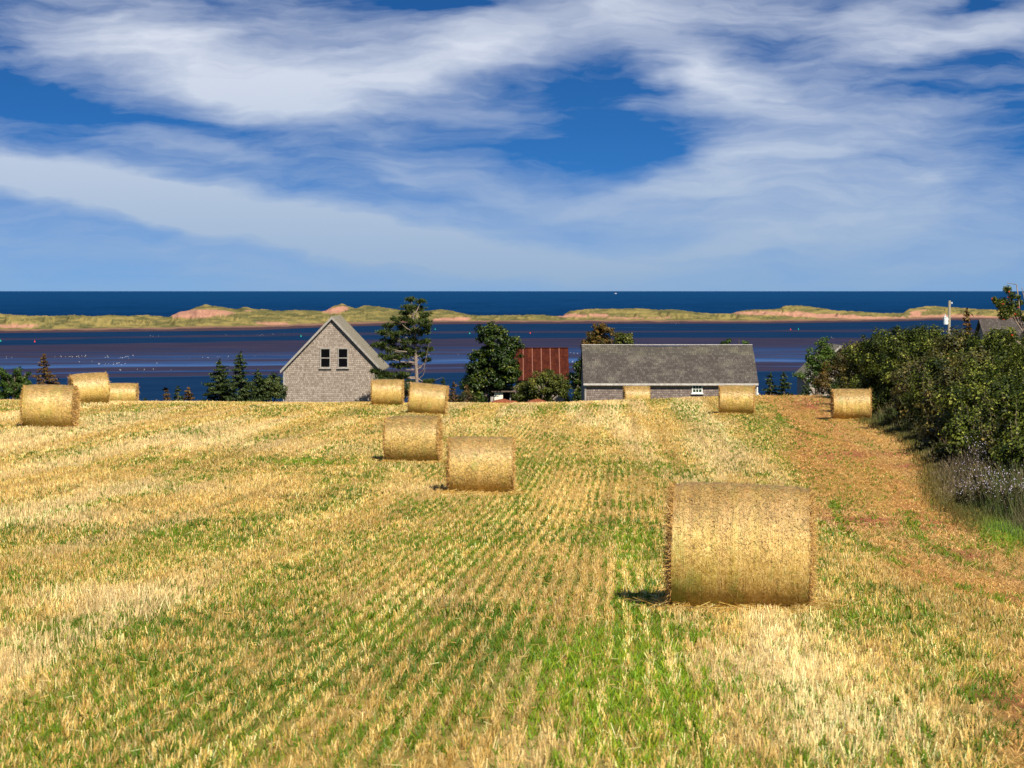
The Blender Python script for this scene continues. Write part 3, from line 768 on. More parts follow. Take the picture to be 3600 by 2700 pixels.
m, g = newmat('dune_surface'); p = geo_pos(g); nn = g.noise(p, .25, 5, .7)
cc = g.mix(1.0, g.attr('col', 'Color'), g.mix(g.rng(nn, .3, .7), (.75, .75, .75), (1.2, 1.2, 1.2)), 'MULTIPLY')
finish(g, principled(g, cc, .95, g.bump(nn, .6, 1.0), .05))
o = mesh_np('dunes', np.stack([U * Yd, Yd, Zd], -1).reshape(-1, 3), F, m, attrs={'col': c.reshape(-1, 3)}, smooth=True); tag(o, kind='structure')

# ------------------------------------------------------------------ round bales
m, g = newmat('bale_straw_wrap')
p = obj_pos(g); s = g.sep(p); tm = g.attr('weather'); uv = g.comb(s[0], g.attr('arc'))
oi = g.new('ShaderNodeObjectInfo').outputs['Random']
off = g.comb(g.math('MULTIPLY', oi, 37.0), g.math('MULTIPLY', oi, 11.0)); uv = g.vmath('ADD', uv, off)
strw = g.noise(g.mapping(uv, scale=(1, .55, 1)), 34, 6, .8, 1.2); cluster = g.noise(g.mapping(uv, scale=(1, .35, 1)), 5, 4, .6); bandn = g.noise(g.mapping(uv, scale=(1, .04, 1)), 4.5, 3, .6)
c = g.ramp(g.math('ADD', g.math('MULTIPLY', strw, .75), g.math('MULTIPLY', cluster, .25)), [(.34, (.14, .070, .010)), (.45, (.44, .27, .055)), (.54, (.70, .48, .15)), (.66, (.90, .72, .38))])
c = g.mix(g.rng(bandn, .48, .68, 0, .45), c, g.mix(1.0, c, (.72, .92, .30), 'MULTIPLY'))
gs = g.rng(g.math('ADD', g.noise(g.mapping(uv, scale=(1, .35, 1)), 2.6, 3, .6), g.math('MULTIPLY', strw, .25)), .70, .82, 0, .6)
fil = g.noise(g.mapping(uv, scale=(1, .012, 1)), 42, 2, .6)
c = g.mix(g.rng(fil, .42, .62, 0, .5), c, g.mix(1.0, c, (.60, .58, .50), 'MULTIPLY'))
c = g.mix(gs, c, (.20, .32, .05))
c = g.mix(g.math('MULTIPLY', tm, .75), c, g.mix(1.0, c, (.52, .42, .40), 'MULTIPLY'))
net = g.math('MULTIPLY_ADD', g.math('COSINE', g.math('MULTIPLY', s[0], 2 * math.pi / .022)), .5, .5)
h = g.math('ADD', strw, g.math('MULTIPLY', net, .10))
finish(g, principled(g, c, g.rng(strw, .4, .7, .50, .28), g.bump(h, .8, .015), .6)); M['bale'] = m
m, g = newmat('bale_end_straw')
p = obj_pos(g); s = g.sep(p); rad = g.math('SQRT', g.math('ADD', g.math('POWER', s[1], 2.0), g.math('POWER', s[2], 2.0))); ang = g.math('ARCTAN2', s[2], s[1])
ring = g.noise(g.comb(g.math('MULTIPLY', rad, 26), g.math('MULTIPLY', ang, 3)), 1.5, 5, .7)
c = g.ramp(ring, [(.35, (.09, .045, .015)), (.5, (.30, .17, .06)), (.65, (.55, .36, .15))])
finish(g, principled(g, c, .8, g.bump(ring, 1.0, .05), .2)); M['bale_end'] = m

BR_, BL = .695, 1.53


def bale_meshes(dense, seed):
    """barrel, two ends and loose straws, axis along x, resting on z = 0"""
    r = np.random.default_rng(seed)
    na, nl = 96, 44
    th = np.linspace(0, 2 * math.pi, na, endpoint=False); xl = np.linspace(-BL / 2, BL / 2, nl)
    A, XX = np.meshgrid(th, xl, indexing='ij')
    e = np.abs(XX) / (BL / 2)
    rad = BR_ * (1 - .045 * e ** 8 - .01 * e ** 2) + .016 * (fbm(XX * 4 + 9, A * 3, seed, 3) - .5) + .030 * (vnoise(A * 1.2 + seed, XX * .8 + 3, seed) - .5)
    # it sags flat where it stands
    y = rad * np.cos(A); z = rad * np.sin(A)
    z = np.where(z < -BR_ * .93, -BR_ * .93 + (z + BR_ * .93) * .25, z); z = z + BR_ * .945
    weather = sstep(np.sin(A) + .30 * (fbm(XX * 3, A * 2, seed + 5, 3) - .5) * 2, .18, .80)
    arc = A * BR_
    idx = np.arange(na * nl).reshape(na, nl); nxt = np.roll(idx, -1, 0)
    F = np.stack([idx[:, :-1], nxt[:, :-1], nxt[:, 1:], idx[:, 1:]], -1).reshape(-1, 4)[:, ::-1]
    V = np.stack([XX, y, z], -1).reshape(-1, 3)
    wrap = dict(V=V, F=F, w=weather.ravel(), arc=arc.ravel())
    ends = []
    for sgn in (-1, 1):
        nr = 14; rr_ = np.linspace(0, 1, nr); A2, RR = np.meshgrid(th, rr_, indexing='ij')
        rad0 = rad[:, 0 if sgn < 0 else -1][:, None] * .985
        bul = .035 * (1 - RR ** 2) + .02 * (vnoise(RR * 9, A2 * 2.5, seed + 9) - .5)
        bul = np.where(RR > .97, -.01, bul)
        xx = sgn * (BL / 2 + bul); yy = RR * rad0 * np.cos(A2); zz = RR * rad0 * np.sin(A2)
        zz = np.where(zz < -BR_ * .93, -BR_ * .93 + (zz + BR_ * .93) * .25, zz) + BR_ * .945
        idx = np.arange(na * nr).reshape(na, nr); nxt = np.roll(idx, -1, 0)
        F2 = np.stack([idx[:, :-1], nxt[:, :-1], nxt[:, 1:], idx[:, 1:]], -1).reshape(-1, 4)
        if sgn < 0: F2 = F2[:, ::-1]
        ends.append((np.stack([xx, yy, zz], -1).reshape(-1, 3), F2))
    # straws lying on the wrap, mostly combed around it
    n = int(dense * 11000); a = r.uniform(0, 2 * math.pi, n); x = r.uniform(-BL / 2, BL / 2, n)
    ori = r.uniform(0, math.pi, n); L = r.uniform(.02, .075, n) * (1 if dense > .7 else 1.5); w = r.uniform(.0011, .0023, n) * (1 if dense > .7 else 2.6)
    e = np.abs(x) / (BL / 2); rr_ = BR_ * (1 - .045 * e ** 8 - .01 * e ** 2) + r.uniform(.004, .016, n)
    nrm = np.stack([np.zeros(n), np.cos(a), np.sin(a)], 1); tan = np.stack([np.zeros(n), -np.sin(a), np.cos(a)], 1); ax = np.stack([np.ones(n), np.zeros(n), np.zeros(n)], 1)
    d = tan * np.cos(ori)[:, None] + ax * np.sin(ori)[:, None]; sd_ = -tan * np.sin(ori)[:, None] + ax * np.cos(ori)[:, None]
    c0 = nrm * rr_[:, None] + ax * x[:, None] + np.array([0, 0, BR_ * .945])
    c1 = c0 + d * L[:, None] + nrm * r.uniform(-.004, .010, n)[:, None]
    V1 = np.stack([c0 - sd_ * w[:, None], c0 + sd_ * w[:, None], c1 + sd_ * w[:, None], c1 - sd_ * w[:, None]], 1).reshape(-1, 3)
    tone = r.uniform(.45, 1.35, (n, 1)); cc = np.array([.74, .52, .20]) * tone
    wt = sstep(np.sin(a), .18, .80)[:, None]; cc = cc * (1 - .45 * wt); cc = np.clip(cc, 0, .88)
    gm = (r.random((n, 1)) < .06); cc = np.where(gm, np.array([.22, .27, .07]), cc)
    ok = (c0[:, 2] > .03); k = np.where(ok)[0]
    V1 = V1.reshape(-1, 4, 3)[k].reshape(-1, 3); C1 = np.repeat(cc[k], 4, 0)
    # bristles at the two rims and over the ends
    n = int(8000 * dense + 900); a = r.uniform(0, 2 * math.pi, n); sg = r.choice([-1, 1], n); q_ = 1 - r.random(n) ** 2 * .5
    edge = r.random(n) < .35
    q_ = np.where(edge, r.uniform(.95, 1.0, n), r.uniform(0.05, .97, n) ** .6)
    rad_ = BR_ * .95 * q_
    c0 = np.stack([sg * (BL / 2 - .01 + .02 * (1 - q_)), rad_ * np.cos(a), rad_ * np.sin(a) + BR_ * .945], 1)
    rd = np.stack([np.zeros(n), np.cos(a), np.sin(a)], 1); tn = np.stack([np.zeros(n), -np.sin(a), np.cos(a)], 1)
    d = np.stack([sg * r.uniform(.1, .9, n), np.zeros(n), np.zeros(n)], 1) + rd * r.normal(.1, .35, n)[:, None] + tn * r.normal(0, .7, n)[:, None]
    d /= np.linalg.norm(d, axis=1)[:, None]; L = r.uniform(.03, .12, n) * np.where(r.random(n) < .08, 1.7, 1)
    sd_ = np.cross(d, r.normal(0, 1, (n, 3))); sd_ /= np.linalg.norm(sd_, axis=1)[:, None]; w = r.uniform(.002, .004, n) * (1 if dense > .7 else 2.0)
    c1 = c0 + d * L[:, None]
    V2 = np.stack([c0 - sd_ * w[:, None], c0 + sd_ * w[:, None], c1 + sd_ * w[:, None] * .6, c1 - sd_ * w[:, None] * .6], 1)
    c2 = np.array([.62, .38, .12]) * r.uniform(.5, 1.3, (n, 1))
    k = np.where((c0[:, 2] > .02) & (c1[:, 2] > -.02))[0]
    V2 = V2[k].reshape(-1, 3); C2 = np.repeat(c2[k], 4, 0)
    return wrap, ends, (V1, np.arange(len(V1)).reshape(-1, 4), C1), (V2, np.arange(len(V2)).reshape(-1, 4), C2)


def make_bale(loc, yaw, roll, label, dense, seed, scale=1.0, lscale=1.0):
    wrap, ends, ls, br = bale_meshes(dense, seed)
    t = empty('hay_bale', loc, label, 'hay bale', 'round straw bales on the stubble field', rz=yaw)
    t.rotation_euler = (0, roll, yaw); t.scale = (scale * lscale, scale, scale)
    # wrap and the straws caught in it are one piece of surface
    V = np.concatenate([wrap['V'], ls[0]]); F = np.concatenate([wrap['F'], ls[1] + len(wrap['V'])])
    col = np.concatenate([np.zeros((len(wrap['V']), 3)) + .5, ls[2]])
    w = np.concatenate([wrap['w'], np.zeros(len(ls[0]))]); arc = np.concatenate([wrap['arc'], np.zeros(len(ls[0]))])
    mi = np.concatenate([np.zeros(len(wrap['F'])), np.ones(len(ls[1]))])
    mesh_np('straw_roll', V, F, [M['bale'], M['straw']], t, {'weather': w, 'arc': arc, 'col': col}, mi)
    for i, (Ve, Fe) in enumerate(ends):
        sel = np.where(np.sign(br[0].reshape(-1, 4, 3)[:, 0, 0]) == (-1 if i == 0 else 1))[0]
        Vb = br[0].reshape(-1, 4, 3)[sel].reshape(-1, 3); Cb = br[2].reshape(-1, 4, 3)[sel].reshape(-1, 3)
        V = np.concatenate([Ve, Vb]); F = np.concatenate([Fe, np.arange(len(Vb)).reshape(-1, 4) + len(Ve)])
        mesh_np('end_face', V, F, [M['bale_end'], M['straw']], t, {'col': np.concatenate([np.zeros((len(Ve), 3)) + .3, Cb])},
                np.concatenate([np.zeros(len(Fe)), np.ones(len(Vb) // 4)]))
    return t


BALES = [  # px centre, distance, yaw deg, roll deg, scale, length scale, detail, label
    (2597, 21.0, -6, 1.3, 1.0, .95, 1.0, 'largest straw bale, nearest the camera in the front right of the field'),
    (1690, 47.6, 0, 0.6, .99, .99, .6, 'straw bale in mid field, second nearest, right of the two stacked behind each other'),
    (1453, 57.5, -4, -.8, 1.0, .98, .6, 'straw bale overlapping the lower edge of a tilted bale behind it'),
    (1500, 87.0, -2, 5.5, 1.02, 1.0, .35, 'tilted straw bale leaning down to the right behind another bale'),
    (1362, 99.0, 0, 0, .98, .99, .3, 'straw bale standing against the right corner of the gabled barn'),
    (176, 68.5, 3, 1, 1.10, 1.0, .6, 'straw bale at far left showing its frayed right end'),
    (315, 89.0, 22, -3, 1.03, .98, .3, 'straw bale on the skyline behind the far left bale, higher of the pair'),
    (428, 122.0, 5, 0, 1.06, 1.12, .3, 'low straw bale half hidden by the brow, rightmost of the left trio'),
    (1256, 136.0, 6, 0, 1.0, 1.08, .3, 'straw bale sunk behind the brow at the foot of the gabled barn wall'),
    (2238, 125.0, 2, 0, 1.0, 1.0, .3, 'straw bale half sunk behind the brow in front of the long shed wall'),
    (2590, 92.0, -7, 0.4, 1.0, 1.0, .35, 'straw bale below the right end of the long shed'),
    (2992, 87.5, -5, 0, 1.03, 1.0, .35, 'straw bale beside the dark hedge, rightmost in the field'),
]
for i, (px_, d_, yaw, roll, sc_, ls_, dn, lab) in enumerate(BALES):
    x = wx(px_, d_ + .6); y = d_ + .6
    make_bale((x, y, gz(x, y) - .015), R(yaw), R(roll), lab, dn, 100 + i * 13, sc_, ls_)
    print('bale', i, 'top row', round(HOR + (CAMZ - (gz(x, y) + 1.32 * sc_)) / y * FPX), 'base row', round(HOR + (CAMZ - gz(x, y)) / (y) * FPX))

# ------------------------------------------------------------------ foliage
def leaf_quads(P, Nrm, size, tint, r, aspect=.6, bend=.25):
    """one folded leaf (two quads) per point"""
    n = len(P); a = r.normal(0, 1, (n, 3)); t = np.cross(Nrm, a); t /= np.linalg.norm(t, axis=1)[:, None] + 1e-9
    b = np.cross(Nrm, t); L = size[:, None]
    p0 = P - t * L * .5; p1 = P + t * L * .5; sd_ = b * L * aspect * .5; up = Nrm * L * bend * .5
    V = np.stack([p0, P + sd_ + up, p1, P - sd_ + up], 1).reshape(-1, 3)
    F = np.arange(4 * n).reshape(n, 4); F2 = np.concatenate([F[:, [0, 1, 2]], F[:, [0, 2, 3]]])
    return V, F2, np.repeat(tint, 4)


def crown(lobes, n_leaf, size, r, clump_r=.45, clumps=None, shell=.55, up=.5, tint_bias=0.0, gapf=.0):
    """leaves in many small clumps spread through ellipsoids (c, (rx,ry,rz))"""
    vol = np.array([l[1][0] * l[1][1] * l[1][2] for l in lobes]) ** (2 / 3); w = vol / vol.sum()
    nc = clumps or max(12, n_leaf // 60)
    li = r.choice(len(lobes), nc, p=w)
    d = r.normal(0, 1, (nc, 3)); d /= np.linalg.norm(d, axis=1)[:, None]
    q_ = (shell + (1.0 - shell) * r.random(nc)) * np.where(r.random(nc) < .25, .65, 1)
    C0 = np.array([lobes[i][0] for i in li]) + d * np.array([lobes[i][1] for i in li]) * q_[:, None]
    cr_ = clump_r * r.uniform(.55, 1.35, nc); ct = r.normal(0, .19, nc)
    k = r.choice(nc, n_leaf, p=(cr_ ** 2) / (cr_ ** 2).sum())
    e = r.normal(0, 1, (n_leaf, 3)); e /= np.linalg.norm(e, axis=1)[:, None]
    P = C0[k] + e * (cr_[k] * r.random(n_leaf) ** .45)[:, None] * np.array([1, 1, .8])
    Nn = e * .7 + d[k] * .5 + np.array([0, 0, up]) + r.normal(0, .55, (n_leaf, 3)); Nn /= np.linalg.norm(Nn, axis=1)[:, None]
    tint = np.clip(.5 + ct[k] + r.normal(0, .2, n_leaf) + tint_bias, 0, 1)
    return P, Nn, size * r.uniform(.65, 1.35, n_leaf), tint, C0


def broadleaf(name, px_, d_, lobes_px, n, size, mat, label, cat, r, group=None, trunk_r=.14, bark='bark', clump_r=.45, shell=.55, extra=None, tint_bias=0.0, twigs=True, dd=0.0, clumps=None, shoots=None):
    """lobes_px: (px, row, rx_px, rz_px); built at distance d_"""
    x0 = wx(px_, d_); z0 = gz(x0, d_)
    t = empty(name, (x0, d_, z0), label, cat, group)
    lobes = []
    for (lx, lr, rx, rz) in lobes_px:
        dy = r.uniform(-.35, .35) * rx / FPX * d_
        lobes.append((np.array([wx(lx, d_) - x0, dy + dd, wz(lr, d_) - z0]), np.array([rx, (rx + rz) / 2, rz]) / FPX * d_))
    P, Nn, S_, T_, C0 = crown(lobes, n, size, r, clump_r, clumps, shell, .5, tint_bias)
    ok = P[:, 2] > .05; P = P[ok]; Nn = Nn[ok]; S_ = S_[ok]; T_ = T_[ok]
    V, F, T4 = leaf_quads(P, Nn, S_, T_, r)
    b = MB()
    if shoots:
        wm, H = shoots; Q = []
        for q_ in range(9):
            a = r.uniform(-1, 1) * wm * .42; yy = r.uniform(-1, 1) * wm * .3; zb = H * r.uniform(.70, .84) * (1 - .25 * abs(a) / (wm * .5)); zl = r.uniform(.35, .8)
            dx_ = r.normal(0, .12); b.tube([(a * .3, yy * .3, H * .35), (a, yy, zb), (a + dx_, yy, zb + zl)], [.02, .012, .004], 3, False)
            m_ = 26; tt = r.random(m_); Q.append(np.stack([a + dx_ * tt, np.full(m_, yy), zb + zl * tt], 1) + r.normal(0, .05, (m_, 3)))
        Q = np.concatenate(Q); n_ = len(Q); N2 = r.normal(0, .7, (n_, 3)) + np.array([0, -.3, .4]); N2 /= np.linalg.norm(N2, axis=1)[:, None]
        V2, F2, T2 = leaf_quads(Q, N2, r.uniform(.06, .13, n_), np.clip(r.normal(.7, .2, n_), 0, 1), r, .45)
        F = np.concatenate([F, F2 + len(V)]); V = np.concatenate([V, V2]); T4 = np.concatenate([T4, T2])
    mesh_np('crown', V, F, mat, t, {'tint': T4})
    top = max(l[0][2] + l[1][2] * .5 for l in lobes); ax = np.mean([l[0][0] for l in lobes])
    pts = [np.array([0, 0, -.3]), np.array([ax * .3 + r.normal(0, .05), r.normal(0, .05), top * .4]), np.array([ax * .8, 0, top * .8])]
    b.tube(pts, [trunk_r * 1.25, trunk_r * .8, trunk_r * .2], 7)
    for (c_, s_) in lobes:
        st_ = pts[1] * r.uniform(.5, 1.0); b.tube([st_, (st_ + c_) / 2 + np.array([0, 0, .1]), c_, c_ + s_ * np.array([0, 0, .5])], [trunk_r * .5, trunk_r * .35, trunk_r * .2, .012], 5, False)
    if twigs:
        sel = r.choice(len(C0), min(len(C0), 26), False)
        for k in sel:
            c_ = C0[k]; l = min(lobes, key=lambda L_: np.linalg.norm(L_[0] - c_)); b.tube([l[0] * .9, (l[0] + c_) / 2 + r.normal(0, .05, 3), c_], [.03, .02, .008], 4, False)
    b.build('trunk', M[bark], t)
    return t


def conifer(name, px_, d_, top_row, width_px, mat, label, r, group=None, cat='spruce tree', droop=.25, n_whorl=None, dens_=1.0, lean=0.0, sparse=0.0, bark='bark'):
    x0 = wx(px_, d_); z0 = gz(x0, d_); H = wz(top_row, d_) - z0; Rm = width_px / 2 / FPX * d_ * 1.5
    t = empty(name, (x0, d_, z0), label, cat, group)
    b = MB(); b.tube([(0, 0, -.3), (lean * .5, 0, H * .5), (lean, 0, H)], [.05 + H * .014, .03 + H * .007, .01], 6)
    P = []; Dn = []; nw = n_whorl or int(H / .22)
    for i in range(nw):
        f = .04 + .95 * i / nw; z = H * f; rad = Rm * (1 - f) ** .85 * r.uniform(.75, 1.15) + .08
        for k in range(r.integers(5, 8)):
            if r.random() < sparse: continue
            a = r.uniform(0, 2 * math.pi); rl = rad * r.uniform(.65, 1.15)
            s0 = np.array([lean * f, 0, z]); e0 = s0 + np.array([math.cos(a) * rl, math.sin(a) * rl, -droop * rl + .12 * rl])
            mid_ = (s0 + e0) / 2 + np.array([0, 0, -droop * .25 * rl]); b.tube([s0, mid_, e0], [.02, .014, .006], 3, False)
            m_ = max(6, int(rl * 46 * dens_)); tt = r.uniform(.1, 1.0, m_) ** .8
            p = s0 + (e0 - s0) * tt[:, None]; p[:, 2] -= droop * .25 * rl * np.sin(tt * math.pi)
            p += r.normal(0, .05 + .06 * rl * .5, (m_, 3)) * np.array([1, 1, .45]); P.append(p)
    # leader shoot
    p = np.stack([np.full(14, lean) + r.normal(0, .03, 14), r.normal(0, .03, 14), np.linspace(H * .93, H, 14)], 1); P.append(p)
    P = np.concatenate(P); n = len(P); Nn = r.normal(0, .6, (n, 3)) + np.array([0, 0, .5]) + P * np.array([1, 1, 0]) / (Rm + .1) * .6
    Nn /= np.linalg.norm(Nn, axis=1)[:, None]
    V, F, T4 = leaf_quads(P, Nn, r.uniform(.14, .30, n), np.clip(r.normal(.5, .22, n), 0, 1), r, .42, .2)
    mesh_np('crown', V, F, mat, t, {'tint': T4}); b.build('trunk', M[bark], t)
    return t


r = np.random.default_rng(21)
# --- trees behind the brow
# tall pine beside the gabled barn: bare lower trunk, upswept tufted limbs
def pine():
    d_ = 147.0; px0 = 1462; x0 = wx(px0, d_); z0 = gz(x0, d_)
    t = empty('pine_tree', (x0, d_, z0), 'tall ragged pine with bare lower trunk right of the gabled barn', 'pine tree')
    def L(px_, row, dy=0.0): return np.array([wx(px_, d_) - x0, dy, wz(row, d_) - z0])
    b = MB(); trunk = [L(1462, 1440), L(1466, 1350), L(1461, 1240), L(1458, 1150), L(1452, 1100), L(1446, 1052)]
    b.tube([(0, 0, -.3)] + trunk, [.17, .15, .13, .11, .075, .045, .02], 7)
    tips = [  # px, row, clump radius (px), start row on the trunk
        (1443, 1056, 12, 1100), (1478, 1062, 13, 1110), (1440, 1085, 20, 1130), (1473, 1090, 18, 1130), (1495, 1110, 16, 1160), (1425, 1105, 18, 1150),
        (1400, 1125, 20, 1170), (1450, 1130, 28, 1170), (1490, 1135, 24, 1180), (1415, 1150, 24, 1190), (1365, 1148, 20, 1200), (1350, 1172, 20, 1215), (1385, 1180, 28, 1215), (1440, 1170, 30, 1200),
        (1480, 1170, 26, 1200), (1500, 1150, 16, 1190), (1340, 1215, 18, 1240), (1325, 1218, 14, 1245), (1372, 1205, 26, 1235), (1430, 1205, 30, 1235), (1485, 1205, 22, 1230), (1405, 1230, 26, 1255),
        (1365, 1232, 20, 1262), (1362, 1256, 24, 1275), (1385, 1262, 22, 1280), (1420, 1255, 24, 1275), (1450, 1235, 26, 1260), (1400, 1290, 22, 1300), (1435, 1285, 22, 1300), (1480, 1250, 16, 1270),
        (1505, 1232, 12, 1255), (1340, 1318, 22, 1325), (1322, 1310, 18, 1330), (1368, 1320, 22, 1330), (1395, 1335, 20, 1345), (1425, 1320, 18, 1330), (1440, 1350, 18, 1350), (1495, 1270, 12, 1300), (1500, 1345, 14, 1350), (1515, 1342, 10, 1352)]
    P = []; Nn = []
    for (px_, row, cr_, sr) in tips:
        c_ = L(px_, row, r.normal(0, .45)); fr = np.interp(sr, [1052, 1100, 1150, 1240, 1350, 1440], [5, 4, 3, 2, 1, 0]); k = int(fr)
        s0 = trunk[k] + (trunk[min(k + 1, 5)] - trunk[k]) * (fr - k)
        b.tube([s0, (s0 + c_) / 2 + np.array([0, 0, -.12]), c_], [.05, .035, .015], 5, False)
        R_ = cr_ / FPX * d_ * 1.1
        # tufts: stars of needles on short twigs
        nt_ = int(10 + cr_ * 1.3)
        for q_ in range(nt_):
            e = r.normal(0, 1, 3); e /= np.linalg.norm(e); e = e * r.random() ** .5; tc_ = c_ + R_ * np.array([e[0] * 1.35, e[1] * 1.1, e[2] * .42 + .25 * abs(e[0])])
            if q_ % 3 == 0: b.tube([c_, tc_], [.014, .006], 3, False)
            m_ = 15; dirs = r.normal(0, 1, (m_, 3)) + np.array([0, 0, .9]); dirs /= np.linalg.norm(dirs, axis=1)[:, None]
            P.append((np.repeat(tc_[None], m_, 0), dirs))
    C_ = np.concatenate([a for a, b_ in P]); Dd = np.concatenate([b_ for a, b_ in P]); n = len(C_)
    sd_ = np.cross(Dd, r.normal(0, 1, (n, 3))); sd_ /= np.linalg.norm(sd_, axis=1)[:, None]
    Ln = r.uniform(.14, .27, n)[:, None]; w = .026
    V = np.stack([C_ - sd_ * w, C_ + sd_ * w, C_ + Dd * Ln + sd_ * w * .5, C_ + Dd * Ln - sd_ * w * .5], 1).reshape(-1, 3)
    mesh_np('crown', V, np.arange(4 * n).reshape(n, 4), M['needle_pine'], t, {'tint': np.repeat(np.clip(r.normal(.5, .25, n), 0, 1), 4)})
    # dead lower branches
    for (a, b1, c1) in [((1466, 1345), (1500, 1350), (1555, 1325)), ((1465, 1320), (1490, 1300), (1510, 1200)), ((1467, 1330), (1485, 1340), (1530, 1352)), ((1466, 1360), (1440, 1352), (1405, 1335)), ((1463, 1290), (1485, 1285), (1505, 1262)), ((1467, 1338), (1488, 1318), (1500, 1290))]:
        b.tube([L(*a), L(*b1, dy=-.2), L(*c1, dy=-.4)], [.045, .028, .008], 4, False)
    b.build('trunk', M['bark_pale'], t)
pine()

broadleaf('maple_tree', 1735, 148, [(1735, 1195, 48, 58), (1708, 1170, 32, 28), (1740, 1155, 22, 22), (1790, 1220, 44, 42), (1745, 1270, 80, 66), (1790, 1285, 50, 64), (1685, 1255, 34, 22), (1675, 1300, 34, 22), (1720, 1325, 88, 52), (1665, 1350, 48, 36), (1780, 1330, 52, 40), (1700, 1372, 76, 26), (1680, 1395, 50, 26)],
          30000, .19, M['leaf_maple'], 'big dark green leafy tree between the pine and the rusty roof', 'tree', r, clump_r=.34, trunk_r=.2)
broadleaf('berry_bush', 1905, 143, [(1905, 1350, 76, 44), (1850, 1368, 46, 42), (1962, 1352, 48, 42), (1925, 1322, 30, 24), (1975, 1380, 40, 34), (1868, 1400, 44, 26), (1825, 1398, 34, 24), (1920, 1395, 60, 26)],
          14000, .13, M['leaf_bush'], 'broad olive green bush in front of the rusty roofed barn', 'bush', r, clump_r=.28, tint_bias=.05)
broadleaf('maple_tree', 2020, 150, [(2040, 1290, 22, 30), (2030, 1335, 26, 40), (2040, 1380, 28, 34), (2020, 1330, 14, 14), (2035, 1400, 22, 14)],
          3500, .17, M['leaf_maple'], 'narrow dark tree squeezed against the left end of the long shed', 'tree', r, clump_r=.3)
broadleaf('autumn_tree', 2112, 152, [(2112, 1180, 56, 42), (2088, 1208, 40, 30), (2128, 1162, 34, 20), (2120, 1230, 60, 44)],
          8500, .15, M['leaf_autumn'], 'rounded tree turning orange brown behind the long shed roof', 'tree', r, clump_r=.3, tint_bias=-.12)
broadleaf('maple_tree', 2195, 153, [(2195, 1202, 36, 30), (2175, 1184, 20, 16), (2207, 1180, 18, 14), (2190, 1240, 46, 40)],
          5200, .15, M['leaf_bush'], 'green leafy treetop right beside the orange brown one behind the shed', 'tree', r, clump_r=.3)
broadleaf('sapling', 2560, 152, [(2552, 1205, 16, 14), (2567, 1212, 14, 12), (2540, 1215, 12, 8), (2555, 1250, 20, 30)], 900, .16, M['leaf_light'], 'small green treetop showing above the shed ridge, left of two', 'tree', r, 'treetops above the right end of the shed', clump_r=.22, tint_bias=-.2)
broadleaf('sapling', 2605, 152, [(2598, 1200, 10, 14), (2617, 1208, 10, 8), (2605, 1250, 18, 30)], 700, .16, M['leaf_light'], 'small green treetop showing above the shed ridge, right of two', 'tree', r, 'treetops above the right end of the shed', clump_r=.2, tint_bias=-.2)

CG = 'conifers along the far edge of the field'
conifer('rusty_conifer', 155, 128, 1245, 110, M['needle_rust'], 'brown dying conifer at the far left against the water', r, CG, dens_=1.1, sparse=.25)
broadleaf('willow_bush', 45, 124, [(30, 1335, 40, 30), (78, 1360, 36, 40), (15, 1375, 50, 34), (90, 1390, 36, 30), (66, 1300, 12, 18), (88, 1320, 12, 24), (8, 1305, 16, 22)], 7500, .14, M['leaf_light'], 'green bush at the left edge of the picture', 'bush', r, clump_r=.24, tint_bias=-.28)
broadleaf('willow_bush', -60, 126, [(-60, 1360, 60, 40), (-120, 1370, 60, 40)], 3000, .13, M['leaf_light'], 'green bush just outside the left edge', 'bush', r, clump_r=.3, tint_bias=-.2)
conifer('spruce_tree', 772, 134, 1262, 135, M['needle'], 'broad spruce with a browned top left of the gabled barn', r, CG, dens_=1.9)
conifer('spruce_tree', 845, 136, 1238, 115, M['needle'], 'slim dark spruce, tallest left of the gabled barn', r, CG, dens_=1.9)
conifer('spruce_tree', 905, 140, 1300, 120, M['needle'], 'short spruce between the slim spruce and the barn bush', r, CG, dens_=1.7)
broadleaf('juniper_bush', 955, 142, [(950, 1355, 46, 40), (980, 1372, 34, 34), (918, 1380, 40, 30)], 8000, .14, M['needle'], 'dense dark bush touching the left corner of the gabled barn', 'bush', r, clump_r=.25, tint_bias=.15)
for (px_, tr, w_, mt, lab, d_) in [(626, 1358, 44, 'needle', 'small grey green spruce on the brow, between two tiny ones', 128), (664, 1362, 40, 'needle_rust', 'small rusty spruce right of the small grey green one', 129), (585, 1372, 30, 'needle_rust', 'tiny thin brown spruce beside the bird on the brow', 127),
                              (510, 1402, 26, 'needle', 'tiniest green bush tip right of the left bales', 125), (1595, 1342, 30, 'needle_rust', 'thin bare brown conifer sapling right of the pine', 132), (1560, 1330, 26, 'needle_pine', 'small green sapling at the right foot of the pine', 133), (1640, 1350, 50, 'needle_rust', 'brown sapling touching the big dark leafy tree', 140),
                              (2708, 1310, 46, 'needle', 'small spruce against the water, left of two right of the shed', 132), (2756, 1308, 52, 'needle', 'small spruce against the water, right of two right of the shed', 131), (2835, 1345, 60, 'needle', 'dark spruce at the left corner of the small hidden house', 136),
                              (3400, 1088, 56, 'needle_rust', 'slim brown topped spruce rising above the hedge right of the pole', 96)]:
    conifer('spruce_tree', px_, d_, tr, w_, M[mt], lab, r, CG, dens_=1.3, sparse=.2)
broadleaf('low_shrub', 1560, 136, [(1530, 1400, 50, 22), (1590, 1405, 44, 20), (1640, 1400, 34, 26)], 3500, .12, M['leaf_hedge_olive'], 'low dark scrub between the tilted bale and the big leafy tree', 'bush', r, clump_r=.25, tint_bias=-.15)
